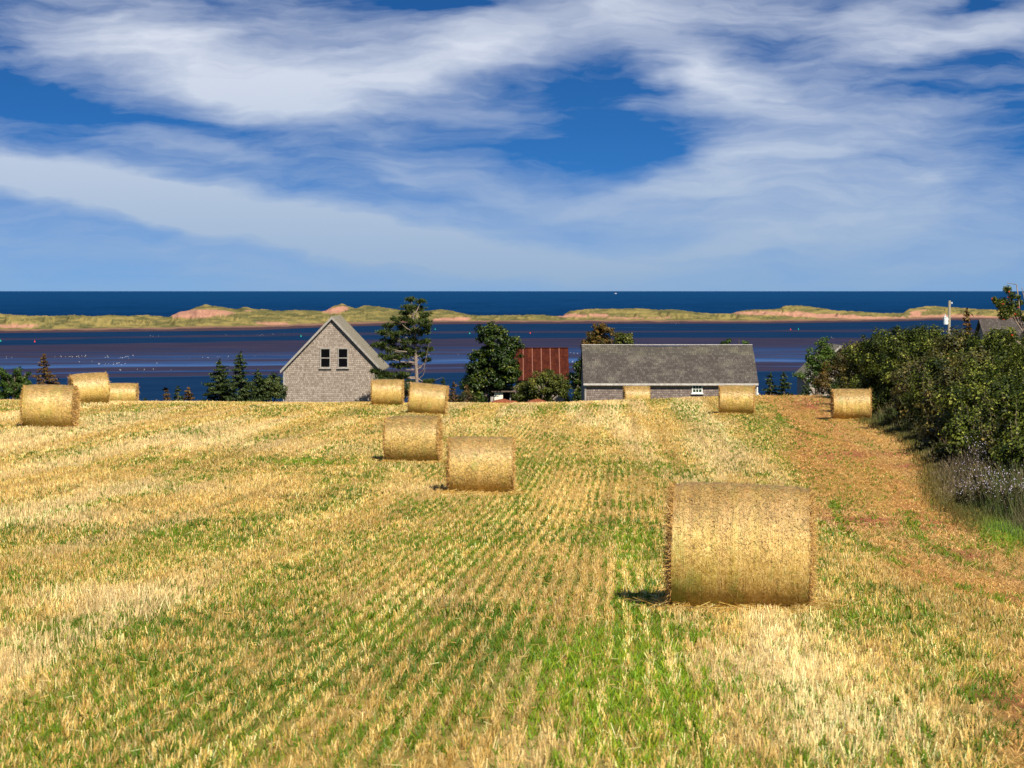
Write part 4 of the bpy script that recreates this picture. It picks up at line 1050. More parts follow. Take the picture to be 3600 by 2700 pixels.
broadleaf('low_shrub', 1400, 143, [(1370, 1380, 50, 30), (1430, 1370, 44, 30), (1340, 1345, 30, 30)], 5000, .13, M['needle_pine'], 'dark scrub at the foot of the pine beside the barn', 'bush', r, clump_r=.25, tint_bias=-.15)
broadleaf('poplar_tree', 2872, 138, [(2890, 1215, 26, 34), (2870, 1255, 40, 30), (2918, 1245, 26, 30), (2930, 1280, 30, 26), (2860, 1290, 34, 26), (2815, 1325, 24, 14), (2900, 1290, 36, 30), (2880, 1330, 40, 36)],
          7500, .14, M['leaf_light'], 'fresh green tree in front of the small hidden house', 'tree', r, clump_r=.3, tint_bias=-.05)
broadleaf('autumn_bush', 2945, 124, [(2940, 1300, 48, 40), (2960, 1262, 26, 20), (2900, 1345, 44, 38), (2975, 1300, 34, 34), (2990, 1345, 36, 44), (2935, 1380, 46, 26)],
          6500, .12, M['leaf_autumn'], 'reddish brown bush below the gable of the small hidden house', 'bush', r, clump_r=.28, tint_bias=-.15)
broadleaf('low_shrub', 2970, 112, [(2950, 1370, 46, 28), (3000, 1370, 40, 36), (3030, 1350, 40, 40), (2960, 1345, 30, 20)],
          5500, .11, M['leaf_light'], 'yellow green bush above the rightmost bale', 'bush', r, clump_r=.28, tint_bias=-.25)

# --- the hedge: each shrub on its own roots
HG = 'shrubs of the hedgerow on the right'
HEDGE = [  # px, distance, top row, width m, kind, label
    (3030, 108, 1200, 3.4, 'leaf_hedge_olive', 'thin brownish shrub at the far end of the hedge'),
    (3085, 99, 1180, 3.2, 'leaf_hedge', 'glossy shrub third from the far end of the hedge, behind the rightmost bale'),
    (3140, 92, 1148, 3.6, 'leaf_hedge', 'tall sunlit shrub at the left shoulder of the hedge top'),
    (3215, 90, 1148, 3.6, 'leaf_hedge', 'tall shrub of the hedge top left of the utility pole'),
    (3300, 88, 1168, 3.6, 'leaf_hedge', 'shrub of the hedge top right below the utility pole'),
    (3385, 84, 1178, 3.6, 'leaf_hedge_olive', 'olive shrub of the hedge top under the slim spruce'),
    (3465, 80, 1185, 3.6, 'leaf_hedge', 'shrub of the hedge top just left of the white gabled house roof'),
    (3550, 76, 1160, 3.2, 'leaf_hedge', 'pale leaved shrub reaching up before the far right roof'),
    (3640, 74, 1160, 3.8, 'leaf_hedge', 'shrub of the hedge top at the right edge'),
    (3140, 94, 1290, 2.8, 'leaf_hedge', 'low shrub right behind the rightmost bale'),
    (3212, 88, 1270, 3.2, 'leaf_hedge', 'dark shrub in the middle tier of the hedge, second from the bale'),
    (3265, 80, 1245, 3.4, 'leaf_hedge_olive', 'olive shrub in the middle tier below the pole'),
    (3350, 75, 1250, 3.4, 'leaf_hedge', 'green shrub in the middle tier below the slim spruce'),
    (3440, 70, 1240, 3.4, 'leaf_hedge_olive', 'olive shrub in the middle tier left of the rowan'),
    (3535, 66, 1230, 3.2, 'leaf_hedge', 'shrub in the middle tier under the rowan crown'),
    (3630, 64, 1220, 3.4, 'leaf_hedge', 'shrub in the middle tier cut by the right edge'),
    (3275, 77, 1380, 2.0, 'leaf_hedge', 'low shrub at the hedge foot nearest the rightmost bale'),
    (3335, 70, 1360, 2.6, 'leaf_hedge_olive', 'low olive shrub at the hedge foot, second from the bale'),
    (3420, 64, 1350, 2.8, 'leaf_hedge', 'bright leaved shrub at the hedge foot, third from the bale'),
    (3510, 58, 1330, 2.8, 'leaf_hedge', 'shrub at the hedge foot behind the tall asters'),
    (3600, 53, 1330, 2.8, 'leaf_hedge', 'dark shrub at the right edge behind the asters'),
    (3610, 46, 1400, 1.7, 'leaf_hedge', 'light leaved shrub leaning in at the right edge above the asters'),
    (3340, 64, 1470, 1.8, 'leaf_hedge_olive', 'low brownish shrub jutting from the hedge foot over the track'),
    (3415, 57, 1470, 2.0, 'leaf_hedge', 'dark shrub at the hedge foot left of the tall asters'),
    (3560, 50, 1490, 1.6, 'leaf_hedge_olive', 'low dark shrub at the hedge foot behind the lilac asters'),
    (3625, 44, 1520, 1.5, 'leaf_hedge', 'lowest dark shrub at the right edge behind the lilac asters'),
    (3780, 66, 1190, 4.0, 'leaf_hedge', 'hedge shrub beyond the right edge'),
    (3800, 50, 1300, 3.6, 'leaf_hedge', 'nearer hedge shrub beyond the right edge'),
]
for (px_, d_, tr, wm, mt, lab) in HEDGE:
    tr -= 14 if tr < 1300 else 20
    x0 = wx(px_, d_); z0 = gz(x0, d_); H = wz(tr, d_) - z0
    zc = z0 + H / 2; k = FPX / d_
    def rw(z): return HOR + (CAMZ - z) * k
    hw = wm / 2 * k
    L = [(px_, rw(z0 + H * .42), hw, H * .42 * k), (px_ - hw * .35, rw(z0 + H * .66), hw * .6, H * .24 * k), (px_ + hw * .35, rw(z0 + H * .70), hw * .62, H * .24 * k), (px_ + r.uniform(-.2, .2) * hw, rw(z0 + H * .84), hw * .42, H * .15 * k), (px_ - hw * .2, rw(z0 + H * .2), hw * .9, H * .2 * k)]
    n = int(1650 * wm * H ** .8 * (1.0 if d_ > 70 else 1.25)); sz = .115 if d_ > 75 else .105
    t = broadleaf('hedge_shrub', px_, d_, L, n, sz, M[mt], lab, 'shrub', r, HG, .06, 'bark', .33, .62, clumps=max(24, n // 95), shoots=(wm, H))

# rowan with orange red berries, right edge
def rowan():
    d_ = 60.0; px0 = 3640; x0 = wx(px0, d_); z0 = gz(x0, d_)
    t = empty('rowan_tree', (x0, d_, z0), 'rowan tree with orange red berry clusters rising above the hedge at the right edge', 'rowan tree')
    def L(px_, row, dy=0.0): return np.array([wx(px_, d_) - x0, dy, wz(row, d_) - z0])
    b = MB(); b.tube([(0, 0, -.2), L(3640, 1350), L(3620, 1200), L(3605, 1160)], [.09, .075, .06, .05], 7)
    limbs = [[(3620, 1200), (3590, 1140), (3560, 1090), (3545, 1020)], [(3605, 1160), (3580, 1110), (3520, 1075), (3485, 1060)], [(3590, 1140), (3585, 1070), (3580, 1000), (3550, 995)], [(3605, 1160), (3600, 1080), (3592, 1010)],
             [(3620, 1200), (3560, 1115), (3520, 1110)], [(3630, 1250), (3570, 1190), (3545, 1215)], [(3605, 1160), (3640, 1090), (3660, 1030)], [(3620, 1200), (3680, 1140), (3710, 1090)]]
    P = []; B = []
    for lb in limbs:
        pts = [L(a, c_, r.normal(0, .15)) for a, c_ in lb]; b.tube(pts, list(np.linspace(.035, .008, len(pts))), 5, False)
    clus = [(3540, 1018, 16), (3550, 1040, 16), (3535, 1065, 22), (3500, 1065, 20), (3488, 1055, 12), (3515, 1085, 20), (3560, 1075, 22), (3590, 1065, 14), (3545, 1095, 22), (3575, 1100, 16), (3515, 1110, 16), (3530, 1115, 10), (3600, 1120, 12), (3580, 1045, 8), (3560, 1180, 24), (3545, 1215, 26), (3580, 1230, 30),
            (3600, 1260, 34), (3560, 1270, 30), (3640, 1200, 40), (3660, 1100, 30), (3700, 1090, 30), (3650, 1040, 20), (3540, 1300, 30), (3590, 1320, 36)]
    for (a, c_, cr_) in clus:
        cc_ = L(a, c_, r.normal(0, .2)); R_ = cr_ / FPX * d_; n = int(cr_ * 13)
        e = r.normal(0, 1, (n, 3)); e /= np.linalg.norm(e, axis=1)[:, None]; P.append(cc_ + e * R_ * (r.random(n) ** .5)[:, None])
        for q_ in range(1 if r.random() < .75 else 0):
            e = r.normal(0, 1, 3); e[1] = -abs(e[1]); e /= np.linalg.norm(e); bc = cc_ + e * R_ * .9; m_ = 12
            B.append(bc + r.normal(0, .015, (m_, 3)) * np.array([1.2, 1, .7]))
    P = np.concatenate(P); n = len(P); Nn = r.normal(0, .7, (n, 3)) + np.array([0, 0, .5]); Nn /= np.linalg.norm(Nn, axis=1)[:, None]
    V, F, T4 = leaf_quads(P, Nn, r.uniform(.05, .10, n), np.clip(r.normal(.55, .22, n), 0, 1), r, .4)
    mesh_np('crown', V, F, M['leaf_hedge'], t, {'tint': T4}); b.build('trunk', M['bark_pale'], t)
    oct_ = np.array([(1, 0, 0), (-1, 0, 0), (0, 1, 0), (0, -1, 0), (0, 0, 1), (0, 0, -1)]) * .012
    of = np.array([(0, 2, 4), (2, 1, 4), (1, 3, 4), (3, 0, 4), (2, 0, 5), (1, 2, 5), (3, 1, 5), (0, 3, 5)])
    for cl_ in B:
        V = (cl_[:, None, :] + oct_[None]).reshape(-1, 3); F = (np.arange(len(cl_))[:, None, None] * 6 + of[None]).reshape(-1, 3)
        mesh_np('berry_cluster', V, F, M['berry'], t)
rowan()

# --- weeds, grasses and asters on the hedge foot
def weeds():
    n = 26000; y = 30 + 62 * r.random(n) ** 1.3; x = hedge_x(y) + r.uniform(-.5, 3.0, n) ** 1.0
    ok = x < .257 * y + 3; x = x[ok]; y = y[ok]; n = len(x)
    inn = sstep(x - hedge_x(y), -.5, .9); tall = fbm(x * .8, y * .5, 301, 3)
    h = (.14 + .75 * inn * r.uniform(.35, 1, n)) * (.55 + .9 * tall); z = CAMZ - Gd(x, y)
    dry = sstep(fbm(x * .7, y * .45, 311, 3) + r.normal(0, .12, n), .40, .56)[:, None] * (.25 + .75 * inn[:, None]); dry = np.clip(dry + (.7 * sstep(y, 40, 46) * (1 - sstep(y, 58, 66)))[:, None], 0, 1)
    c = np.array([.055, .078, .018]) * (1 - dry) + np.array([.17, .13, .075]) * dry; c = c * r.uniform(.5, 1.4, (n, 1))
    return blades(np.stack([x, y, z], 1), h, r.uniform(.010, .022, n) * (y / 40), r.normal(0, 1, (n, 2)) * (h * .3)[:, None], r.uniform(-1.3, 1.3, n), c, 1.25, .3)
V, F, C = weeds()
# brighter low grass along the very edge
n = 16000; y = 29 + 60 * r.random(n) ** 1.6; x = hedge_x(y) + r.normal(-.25, .28, n)
px_e = 1800 + FPX * x / y
br_ = blobs(px_e, HOR + Gd(x, y) / y * FPX, [(3540, 1885, 110, 45, 1.1), (3330, 1565, 70, 30, .8)])[:, None]; br_ = np.clip(br_, 0, 1)
c = (np.array([.14, .115, .03]) * (1 - br_) + np.array([.17, .31, .03]) * br_) * r.uniform(.5, 1.3, (n, 1))
v2 = blades(np.stack([x, y, CAMZ - Gd(x, y)], 1), r.uniform(.06, .2, n), r.uniform(.008, .015, n) * (y / 36), r.normal(0, .05, (n, 2)), r.uniform(-1.3, 1.3, n), c, 1.2, .3)
V, F, C = join([(V, F, C), v2])
o = mesh_np('weeds', V, F, M['weed'], attrs={'col': C}); tag(o, 'rough weeds and grasses along the foot of the hedge', 'weeds', kind='stuff')


def aster(px_, row, d_, hh, spread, nfl, label):
    x0 = wx(px_, d_); z0 = gz(x0, d_)
    t = empty('aster_plant', (x0, d_, z0), label, 'wild flowers', 'asters flowering at the hedge foot')
    nfl = int(nfl * .9); b = MB(); pts = []
    for k in range(26):
        a = r.uniform(0, 2 * math.pi); rr2 = spread * r.random() ** .5; tip = np.array([math.cos(a) * rr2, math.sin(a) * rr2 * .7, hh * r.uniform(.65, 1.0)])
        b.tube([(tip[0] * .3, tip[1] * .3, 0), tip * np.array([.7, .7, .55]), tip], [.008, .006, .004], 3, False); pts.append(tip)
    b.build('stems', M['bark'], t)
    n = 700; k = r.integers(0, len(pts), n); tt = r.uniform(.15, 1, n); P = np.array(pts)[k] * tt[:, None] + r.normal(0, .05, (n, 3)); Nn = r.normal(0, .7, (n, 3)) + np.array([0, 0, .4]); Nn /= np.linalg.norm(Nn, axis=1)[:, None]
    V, F, T4 = leaf_quads(P, Nn, r.uniform(.04, .09, n), np.clip(r.normal(.4, .2, n), 0, 1), r, .35); mesh_np('leaves', V, F, M['leaf_hedge_olive'], t, {'tint': T4})
    P = np.array(pts)[r.integers(0, len(pts), nfl)] + r.normal(0, .15, (nfl, 3)) * np.array([1, 1, 1.0]); Nn = r.normal(0, .4, (nfl, 3)) + np.array([.2, -.6, .6]); Nn /= np.linalg.norm(Nn, axis=1)[:, None]
    # daisy heads: six-sided discs
    u = np.cross(Nn, r.normal(0, 1, (nfl, 3))); u /= np.linalg.norm(u, axis=1)[:, None]; v = np.cross(Nn, u); s_ = r.uniform(.006, .012, nfl)[:, None]
    V = np.stack([P + s_ * (u * math.cos(a) + v * math.sin(a)) for a in np.arange(6) * math.pi / 3], 1).reshape(-1, 3)
    mesh_np('blossoms', V, np.arange(6 * nfl).reshape(nfl, 6), M['petal'], t)


for a in [(3545, 1610, 52, 1.15, .55, 420, 'tall cloud of pale asters, topmost against the dark hedge'), (3480, 1600, 50, 1.0, .5, 260, 'asters left of the tallest clump'), (3585, 1630, 49, 1.0, .5, 320, 'asters right of the tallest clump, bluish in the shade'),
          (3480, 1790, 40.5, .7, .32, 130, 'low bright clump of white asters above the green verge'), (3450, 1800, 41, .65, .25, 90, 'small aster clump left of the low bright one'), (3390, 1800, 41.5, .5, .2, 60, 'smallest aster clump nearest the field'),
          (3560, 1850, 38, .75, .3, 110, 'lilac asters at the right above the grass strip'), (3600, 1840, 38, .7, .3, 100, 'lilac asters cut by the right edge'), (3440, 1660, 46, .8, .4, 90, 'sparse faded asters among brown weeds')]:
    aster(*a)

# ------------------------------------------------------------------ buildings
def window(parent, x0, x1, z0, z1, y, cols, rows, frame_mat, glass, fw=.07, label=None, sill=False):
    f = MB(); dpt = .05
    f.box((x0 - fw, y - dpt, z0 - fw), (x0, y + .02, z1 + fw)); f.box((x1, y - dpt, z0 - fw), (x1 + fw, y + .02, z1 + fw))
    f.box((x0, y - dpt, z1), (x1, y + .02, z1 + fw)); f.box((x0, y - dpt, z0 - fw), (x1, y + .02, z0))
    for i in range(1, cols):
        xx = x0 + (x1 - x0) * i / cols; f.box((xx - .02, y - dpt * .7, z0), (xx + .02, y - .01, z1))
    for j in range(1, rows):
        zz = z0 + (z1 - z0) * j / rows; f.box((x0, y - dpt * .6, zz - .035 if cols == 1 else zz - .02), (x1, y - .012, zz + .035 if cols == 1 else zz + .02))
    fo = f.build('window', frame_mat, parent)
    if label: fo['label'] = label
    gq = MB(); gq.box((x0 - .005, y - .022, z0 - .005), (x1 + .005, y - .008, z1 + .005)); gq.build('pane', glass, fo)
    if sill:
        s_ = MB(); s_.box((x0 - fw - .06, y - .12, z0 - fw - .06), (x1 + fw + .06, y - .003, z0 - fw)); s_.build('sill', frame_mat, fo)
    return fo


def gable_house(name, px0, px1, d_, apex_row, eave_row, depth, label, win=None, mats=('shingle_barn', 'shingle_side', 'shingle_roof'), over=.22, apex_px=None):
    """gable faces the field; ridge runs away from it"""
    x0, x1 = wx(px0, d_), wx(px1, d_); xm = wx(apex_px, d_) if apex_px else (x0 + x1) / 2
    zr, ze = wz(apex_row, d_), wz(eave_row, d_); zb = min(gz(x0, d_), gz(x1, d_ + depth), gz(x1, d_)) - .3
    t = empty(name, (xm, d_, zb), label, 'barn')
    def P(x, y, z): return (x - xm, y, z - zb)
    eL = ze; sl = (zr - ze) / (xm - x0)                 # pitch
    eR = zr - sl * (x1 - xm)
    w = MB(); w.slab([P(x0, 0, zb), P(x1, 0, zb), P(x1, 0, eR), P(xm, 0, zr), P(x0, 0, eL)], (0, .15, 0)); w.build('front_wall', M[mats[0]], t)
    w = MB(); w.slab([P(x0, depth, zb), P(x1, depth, zb), P(x1, depth, eR), P(xm, depth, zr), P(x0, depth, eL)], (0, -.15, 0)); w.build('rear_wall', M[mats[0]], t)
    for xx, zt, s_ in ((x0, eL, 1), (x1, eR, -1)):
        w = MB(); w.box(P(min(xx, xx + s_ * .15), .15, zb), P(max(xx, xx + s_ * .15), depth - .15, zt)); w.build('side_wall', M[mats[1]], t)
    th = .10
    for xx, s_ in ((x0, -1), (x1, 1)):
        ex = xx + s_ * over; ez = zr - sl * abs(ex - xm); q_ = MB()
        q_.slab([P(xm, -over, zr + .04), P(ex, -over, ez + .04), P(ex, depth + over, ez + .04), P(xm, depth + over, zr + .04)], (0, 0, th)); rf = q_.build('roof', M[mats[2]], t)
        tr = MB(); tr.slab([P(xm, -over - .03, zr + .14), P(ex, -over - .03, ez + .14), P(ex, -over - .03, ez - .08), P(xm, -over - .03, zr - .08)], (0, .028, 0)); tr.build('rake_board', M['wood_grey'], rf)
    for xx, s_ in ((x0, 1), (x1, -1)):
        cb = MB()
        zt = eL if xx == x0 else eR; a = min(xx, xx + s_ * .14); cb.box(P(a - .01 * (s_ > 0), -.03, zb), P(a + .14 + .01 * (s_ < 0), -.002, zt - .12))
        cb.build('corner_board', M['wood_grey'], t)
    return t, P


t, P = gable_house('gabled_barn', 996, 1337, 153, 1118, 1298, 7.6, 'tall gabled barn clad in weathered grey shingles with two dark windows', apex_px=1167)
y_ = 0
for (a, b_, lab) in ((1129, 1159, 'left dark window in grey frame'), (1191, 1221, 'right dark window in grey frame with torn lower sash')):
    p0 = P(wx(a, 153), 0, wz(1290, 153)); p1 = P(wx(b_, 153), 0, wz(1227, 153))
    window(t, p0[0], p1[0], p0[2], p1[2], -.005, 1, 2, M['wood_grey'], M['dark'], .09, lab, True)

# small hidden house with the two-level gable behind the poplar
t, P = gable_house('small_house', 2846, 3070, 150, 1219, 1325, 6.5, 'small shingled house mostly hidden by trees at the hedge end', apex_px=2953, over=.25)
t['category'] = 'house'
p0 = P(wx(2842, 150), 0, wz(1400, 150))

# long low shed, gambrel-like roof facing the field
def long_shed():
    d_ = 135.0; x0, x1 = wx(2056, d_), wx(2660, d_); zb = min(gz(x0, d_), gz(x1, d_ + 7)) - .3
    t = empty('long_shed', ((x0 + x1) / 2, d_, zb), 'long low shed with grey shingle roof in two pitches and small white windows', 'shed'); xm = (x0 + x1) / 2
    def P(x, y, z): return (x - xm, y, z - zb)
    ze = wz(1343, d_); dep_ = 6.6
    zk = wz(1251, d_ + 2.15); zr = wz(1216, d_ + 3.3)
    w = MB(); w.box(P(x0, 0, zb), P(x1, .15, ze - .38)); w.build('front_wall', M['shingle_shed'], t)
    w = MB(); w.box(P(x0, .003, ze - .377), P(x1, .147, ze + .06)); w.build('eave_band', M['bare_shingle'], t)
    w = MB(); w.box(P(x0, dep_ - .15, zb), P(x1, dep_, ze + .06)); w.build('rear_wall', M['shingle_shed'], t)
    for xx, s_ in ((x0, 1), (x1, -1)):
        w = MB(); w.slab([P(xx, .15, zb), P(xx, dep_ - .15, zb), P(xx, dep_ - .15, ze), P(xx, dep_ - 2.15, zk - .05), P(xx, dep_ / 2, zr - .05), P(xx, 2.15, zk - .05), P(xx, .15, ze)], (s_ * .15, 0, 0)); w.build('end_wall', M['shingle_side'], t)
    ov = .10; L0, L1 = x0 - ov, x1 + ov
    sl = (zk - ze) / 2.15
    nseg = 16
    def strip(y0, z0_, y1, z1_, name, mat, th, sag):
        q_ = MB(); vs = []
        for i in range(nseg + 1):
            f = i / nseg; xx = L0 + (L1 - L0) * f; sg = -.05 * math.sin(math.pi * f) + .02 * math.sin(f * 11)
            a = P(xx, y0, z0_ + sg * sag[0]); b_ = P(xx, y1, z1_ + sg * sag[1]); vs += [a, b_, (a[0], a[1], a[2] - th), (b_[0], b_[1], b_[2] - th)]
        fs = []
        for i in range(nseg):
            o_ = i * 4; n_ = o_ + 4; fs += [(o_, n_, n_ + 1, o_ + 1), (o_ + 2, o_ + 3, n_ + 3, n_ + 2), (o_, o_ + 2, n_ + 2, n_), (o_ + 1, n_ + 1, n_ + 3, o_ + 3)]
        fs += [(0, 1, 3, 2), (nseg * 4, nseg * 4 + 2, nseg * 4 + 3, nseg * 4 + 1)]; q_.add(vs, fs); return q_.build(name, mat, t)
    rf = strip(-.20, ze - .20 * sl + .10, 2.15, zk + .05, 'roof', M['shingle_shed_roof'], .07, (0, 1)); rf['label'] = 'lower roof slope of grey shingles'
    ru = strip(2.153, zk + .053, dep_ / 2, zr + .05, 'roof', M['shingle_shed_top'], .07, (1, 1.5)); ru['label'] = 'darker upper roof slope'
    strip(dep_ / 2 + .003, zr + .05, dep_ - 2.153, zk + .05, 'roof', M['shingle_shed_top'], .07, (1.5, 1))
    strip(dep_ - 2.15, zk + .045, dep_ + .2, ze - .2 * sl + .10, 'roof', M['shingle_shed_roof'], .07, (1, 0))
    q_ = MB(); q_.box(P(L0, dep_ / 2 - .09, zr + .055), P(L1, dep_ / 2 + .09, zr + .10)); q_.build('ridge_cap', M['wood_pale'], t)
    q_ = MB(); q_.box(P(L0, -.25, ze - .20 * sl - .06), P(L1, -.203, ze - .20 * sl + .075)); q_.build('fascia', M['wood_pale'], t)
    q_ = MB(); q_.box(P(x0 - .01, -.03, zb), P(x0 + .10, -.002, ze)); q_.build('corner_board', M['wood_grey'], t); q_ = MB(); q_.box(P(x1 - .10, -.03, zb), P(x1 + .01, -.002, ze)); q_.build('corner_board', M['wood_grey'], t)
    for (a, b_, ra, rb, c_, r_, lab) in ((2436, 2466, 1356, 1379, 3, 2, 'white six pane window with sill'), (2244, 2273, 1355, 1385, 2, 2, 'white framed window behind a bale')):
        p0 = P(wx(a, d_), 0, wz(rb, d_)); p1 = P(wx(b_, d_), 0, wz(ra, d_)); window(t, p0[0], p1[0], p0[2], p1[2], -.005, c_, r_, M['white'], M['glass'], .07, lab, True)
    q_ = MB(); q_.box(P(x1 + .012, .1, wz(1384, d_)), P(x1 + .10, .3, wz(1361, d_))); q_.tube([P(x1 + .055, .2, wz(1384, d_)), P(x1 + .055, .2, wz(1400, d_))], .02, 6); q_.box(P(x1 + .012, .08, wz(1388, d_)), P(x1 + .16, .32, wz(1382, d_))); q_.build('meter_box', M['white'], t)
long_shed()

# rust-red roofed barn
def rust_barn():
    d_ = 156.0; x0, x1 = wx(1812, d_), wx(1996, d_); zb = gz(x1, d_ + 6) - .3; xm = (x0 + x1) / 2
    t = empty('rusty_roof_barn', (xm, d_, zb), 'barn with rust red sheet metal roof behind the olive bush', 'barn')
    def P(x, y, z): return (x - xm, y, z - zb)
    ze = wz(1338, d_); zr = wz(1227, d_ + 3.2); dep_ = 6.4; sl = (zr - ze) / 3.2
    w = MB(); w.box(P(x0, 0, zb), P(x1, .15, ze)); w.build('front_wall', M['shingle_barn'], t)
    w = MB(); w.box(P(x0, dep_ - .15, zb), P(x1, dep_, ze)); w.build('rear_wall', M['shingle_barn'], t)
    for xx, s_ in ((x0, 1), (x1, -1)):
        w = MB(); w.slab([P(xx, .15, zb), P(xx, dep_ - .15, zb), P(xx, dep_ - .15, ze), P(xx, 3.2, zr - .05), P(xx, .15, ze)], (s_ * .15, 0, 0)); w.build('end_wall', M['shingle_side'], t)
    ov = .12
    def y2z(y): return ze + .06 + sl * y
    for nm, ya, yb, lift in (('roof_sheets', -.15, 1.75, 0), ('roof_sheets', 1.70, 3.2, .02)):
        q_ = MB(); q_.slab([P(x0 - ov, ya, y2z(ya) + lift), P(x1 + ov, ya, y2z(ya) + lift), P(x1 + ov, yb, y2z(yb) + lift), P(x0 - ov, yb, y2z(yb) + lift)], (0, 0, .018)); rs = q_.build(nm, M['rust'], t)
    q_ = MB(); q_.slab([P(x0 - ov, 3.203, zr + .06), P(x1 + ov, 3.203, zr + .06), P(x1 + ov, dep_ + .15, ze + .06), P(x0 - ov, dep_ + .15, ze + .06)], (0, 0, .018)); q_.build('roof_sheets', M['rust'], t)
    for px_ in (1840, 1872.5, 1904.5, 1936.5, 1968.5):
        xx = wx(px_, d_); q_ = MB(); q_.slab([P(xx - .035, -.16, y2z(-.16) + .04), P(xx + .035, -.16, y2z(-.16) + .04), P(xx + .035, 3.2, y2z(3.2) + .04), P(xx - .035, 3.2, y2z(3.2) + .04)], (0, 0, .03)); q_.build('roof_seam', M['seam'], t)
    q_ = MB(); q_.box(P(x0 - ov, 3.08, zr + .085), P(x1 + ov, 3.32, zr + .125)); q_.build('ridge_cap', M['rust'], t)
    q_ = MB(); q_.box(P(x0 - ov, -.20, ze - .16), P(x1 + ov, -.155, ze + .03)); q_.build('fascia', M['dark'], t)
    q_ = MB(); q_.box(P(x1 - .14, -.03, zb), P(x1 + .01, -.002, ze - .18)); q_.build('corner_board', M['wood_pale'], t)
rust_barn()

# cream shed corner with a dark doorway under the big tree
def cream_shed():
    d_ = 147.3; x0, x1, x2 = wx(1738, d_), wx(1768, d_), wx(1812, d_); zb = gz(x0, d_ + 4) - .3; zt = wz(1378, d_)
    t = empty('small_outbuilding', (x0, d_, zb), 'small cream walled outbuilding with an open dark bay under the big tree', 'shed')
    def P(x, y, z): return (x - x0, y, z - zb)
    w = MB(); w.box(P(x0, 0, zb), P(x1, .1, zt)); w.build('front_wall', M['cream'], t)
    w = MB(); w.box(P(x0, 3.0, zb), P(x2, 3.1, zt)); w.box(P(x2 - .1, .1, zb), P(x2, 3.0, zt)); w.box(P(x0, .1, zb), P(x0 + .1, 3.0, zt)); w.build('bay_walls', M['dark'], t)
    w = MB(); w.slab([P(x0 - .2, -.2, zt), P(x2 + .2, -.2, zt), P(x2 + .2, 3.3, zt + .22), P(x0 - .2, 3.3, zt + .22)], (0, 0, .05)); w.build('roof', M['bark'], t)
    w = MB(); w.box(P(x0 - .28, -.05, zb), P(x0 - .06, .1, wz(1395, d_))); w.build('gate_post', M['wood_grey'], t)
    w = MB(); w.box(P(wx(1792, d_), .2, zb), P(wx(1796, d_), .26, wz(1383, d_))); w.build('door_jamb', M['wood_grey'], t)
cream_shed()

# far right house: grey roof and a white gable
def right_house():
    d_ = 138.0; x0, x1 = wx(3474, d_), wx(3700, d_); zb = gz(x0, d_) - 2; xm = x0
    t = empty('far_house', (x0, d_, zb), 'grey roofed house with white gable trim at the right edge beyond the hedge', 'house')
    def P(x, y, z): return (x - xm, y, z - zb)
    zr = wz(1129, d_ + 2.8); ze = zr - 2.2; dep_ = 5.6
    w = MB(); w.box(P(x0 + .2, 0, zb), P(x1, .15, ze)); w.build('front_wall', M['white'], t); w = MB(); w.box(P(x0 + .2, dep_ - .15, zb), P(x1, dep_, ze)); w.build('rear_wall', M['white'], t)
    w = MB(); w.slab([P(x0 + .2, .15, zb), P(x0 + .2, dep_ - .15, zb), P(x0 + .2, dep_ - .15, ze), P(x0 + .2, 2.8, zr - .1), P(x0 + .2, .15, ze)], (.15, 0, 0)); w.build('end_wall', M['shingle_side'], t)
    for (ya, za, yb, zb_) in ((-.2, ze - .16, 2.8, zr), (2.803, zr, dep_ + .2, ze - .16)):
        q_ = MB(); q_.slab([P(x0, ya, za + .06), P(x1, ya, za + .06), P(x1, yb, zb_ + .06), P(x0, yb, zb_ + .06)], (0, 0, .08)); q_.build('roof', M['shingle_shed_roof'], t)
    # white cross gable at the right
    xg = wx(3640, d_); w = MB(); w.slab([P(xg - 1.5, -1.2, zb), P(xg + 1.5, -1.2, zb), P(xg + 1.5, -1.2, zr - 1.9), P(xg, -1.2, zr - .35), P(xg - 1.5, -1.2, zr - 1.9)], (0, .15, 0)); w.build('gable_wall', M['white'], t)
    for s_ in (-1, 1):
        q_ = MB(); q_.slab([P(xg, -1.35, zr - .27), P(xg + s_ * 1.7, -1.35, zr - 2.03), P(xg + s_ * 1.7, 2.5, zr - 2.03), P(xg, 2.5, zr - .27)], (0, 0, .07)); rf = q_.build('roof', M['shingle_shed_roof'], t)
        q_ = MB(); q_.slab([P(xg, -1.40, zr - .17), P(xg + s_ * 1.7, -1.40, zr - 1.93), P(xg + s_ * 1.7, -1.40, zr - 2.20), P(xg, -1.40, zr - .44)], (0, .045, 0)); q_.build('rake_board', M['white'], rf)
right_house()

